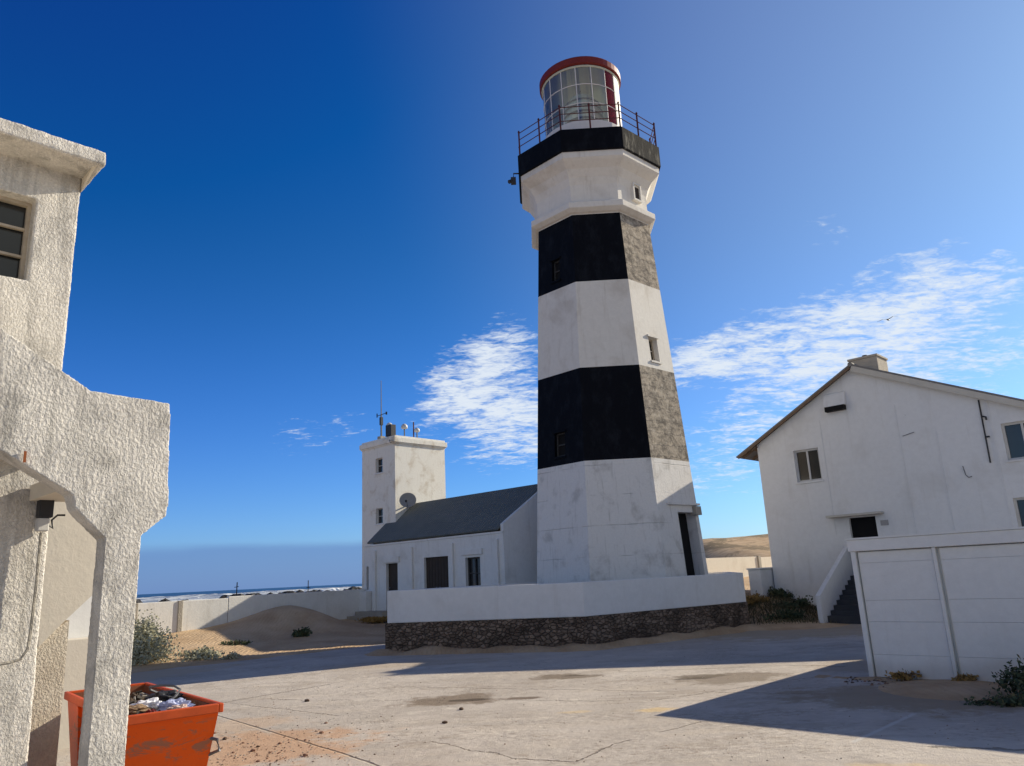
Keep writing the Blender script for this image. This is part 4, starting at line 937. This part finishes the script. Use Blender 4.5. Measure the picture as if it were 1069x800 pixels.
bush('dune_plant', 'dark low plant by the dune foot, left of the other dune plant', 'plant', (-9.6, 26.4, hgt(-9.6, 26.4)), (.6, .25, .10), 260, .08, LEAF_D, 15)
for i, (x, y, r, lab) in enumerate(((8.9, 27.2, .75, 'low dark weeds nearest the terrace corner'), (9.9, 28.6, .8, 'dark weeds halfway between the terrace and the house stair'), (10.9, 28.2, .7, 'dense dark weeds against the house stair wall'), (8.5, 29.3, .6, 'brownish weeds behind the terrace corner'), (9.7, 30.2, .7, 'weeds by the low wall stub'))):
    bush('weed_clump', lab, 'weeds', (x, y, hgt(x, y) - .02), (r, r * .6, .34), 900, .11, LEAF_D if i != 3 else LEAF_O, 20 + i, 'weeds between the terrace and the house')
bush('dark_shrub', 'dark leafy shrub at the foot of the panelled outbuilding, right edge', 'shrub', (7.35, 11.35, 0), (.95, .6, .5), 5200, .07, LEAF_D, 31, twigs=30)
bush('dark_shrub', 'low straggling shrub spreading in front of the panelled outbuilding', 'shrub', (6.45, 11.1, 0), (.6, .3, .12), 900, .06, LEAF_D, 32)
bush('weed_tuft', 'tiny weed at the left foot of the panelled outbuilding', 'weeds', (6.3, 13.55, .05), (.35, .12, .10), 160, .07, LEAF_O, 33, 'tufts along the outbuilding')
bush('weed_tuft', 'tiny weed below the first batten of the panelled outbuilding', 'weeds', (6.95, 12.95, .05), (.3, .12, .09), 160, .07, LEAF_O, 34, 'tufts along the outbuilding')
bush('dry_grass', 'orange brown dry grass before the left door of the low building', 'grass', (-6.1, 33.6, .40), (1.1, .35, .16), 1500, .10, LEAF_O, 35, up=1.2)
g = MB(); rc = random.Random(77)
for i in range(7000):
    x, y = rc.gauss(9.6, 1.3), rc.gauss(28.4, 1.2)
    if x < 7.3 or y < 25.9: continue
    q = Vector((x - 12.77, y - 27.7, 0))
    if q.dot(N) > -.1 and q.dot(U) > -4.2: continue
    z = hgt(x, y); l = rc.uniform(.05, .20); a = rc.uniform(0, 6.28); d = Vector((math.cos(a) * .6, math.sin(a) * .6, 1)) * l; sd_ = Vector((-math.sin(a), math.cos(a), 0)) * .012
    p = Vector((x, y, z - .01)); g.add([p - sd_, p + sd_, p + d], [(0, 1, 2)])
tag(g.build('ground_cover', leafmat('scrub_leaf', (.05, .06, .03), (.11, .10, .055), (.19, .13, .06)), recalc=False), 'low dry scrub on the sand between the terrace and the house stair', 'ground cover', kind='stuff')
bush('weed_tuft', 'small green weed beside the foot of the skip', 'weeds', (-2.3, 6.9, 0), (.12, .12, .12), 150, .05, LEAF_G, 36)

# ------------------------------------------------------------------ loose stones and brick bits
rr = random.Random(9)
def stone(label, x, y, r, mt, group):
    bm = bmesh.new(); bmesh.ops.create_icosphere(bm, subdivisions=2, radius=r)
    sd_ = rr.uniform(0, 99)
    for v in bm.verts:
        k = 1 + .35 * noise.noise(v.co.normalized() * 1.5 + Vector((sd_, 0, 0))); v.co = Vector((v.co.x * k * 1.2, v.co.y * k, v.co.z * k * .6))
    me = bpy.data.meshes.new('stone'); bm.to_mesh(me); bm.free(); me.materials.append(mt)
    o = bpy.data.objects.new('stone', me); COL.objects.link(o); o.location = (x, y, r * .35); o.rotation_euler = (0, 0, rr.uniform(0, 6)); tag(o, label, 'stone', group)
STN = simple('brown_stone', (.10, .065, .045), .9, .3, 12)
stone('dark stone alone on the concrete left of the stain', -3.95, 14.6, .045, STN, 'stones lying on the yard')
stone('dark stone on the right part of the brown stain', -1.05, 12.9, .038, STN, 'stones lying on the yard')
stone('dark stone just below the brown stain', -1.2, 11.8, .036, STN, 'stones lying on the yard')
for i in range(26):
    stone('small stone or brick bit on the orange sand right of the skip', rr.gauss(-3.5, .75), rr.gauss(10.6, .9), rr.choice((.013, .018, .022, .032)), rr.choice((BRICKC, STN, BRICKC)), 'stone and brick bits scattered on the orange sand')
g = MB(); rp = random.Random(41)
def chip(x, y, q, mi):
    vs_ = [(x + q * math.cos(a + rp.uniform(-.4, .4)) * rp.uniform(.6, 1.2), y + q * math.sin(a) * rp.uniform(.6, 1.2), rp.uniform(.0, q * .3)) for a in (0, 1.57, 3.14, 4.71)] + [(x, y, q * rp.uniform(.5, .9))]
    g.add(vs_, [(0, 1, 4), (1, 2, 4), (2, 3, 4), (3, 0, 4)], None, mi)
for i in range(900): chip(rp.gauss(-3.5, .8), rp.gauss(10.3, 1.0), rp.choice((.006, .008, .012, .018)), rp.choice((0, 1, 2)))
for i in range(900): chip(rp.uniform(-6, 6), rp.uniform(8.5, 20), rp.choice((.006, .009, .013)), rp.choice((0, 1, 2, 2)))
for i in range(500): q_ = rp.uniform(-.3, 4); w_ = Vector((5.93, 14.12, 0)) + U * q_ - N * abs(rp.gauss(.15, .35)); chip(w_.x, w_.y, rp.choice((.01, .02, .035)), rp.choice((0, 1, 1)))
tag(g.build('grit', [BRICKC, STN, CONC_D]), 'fine grit and small chips strewn over the concrete', 'grit', kind='stuff')
# gull far up
gl = thing('gull', 'tiny dark gull flying above the house roof', 'bird', tuple(CAM + ray(927, 334) * 60), R_(40))
g = MB(); g.tube([(-.22, 0, 0), (-.1, 0, 0), (.05, 0, .01), (.2, 0, .02), (.27, 0, .02)], [.01, .05, .06, .035, .01], 8)
g.add([(.08, 0, .03), (-.06, 0, .03), (-.02, .35, .14), (.08, .36, .15), (-.06, .72, .06), (.0, .72, .06)], [(0, 1, 2, 3), (3, 2, 4, 5)]); g.add([(.08, 0, .03), (-.06, 0, .03), (-.02, -.35, .14), (.08, -.36, .15), (-.06, -.72, .06), (.0, -.72, .06)], [(0, 3, 2, 1), (3, 5, 4, 2)])
g.build('body', DARKM, gl)
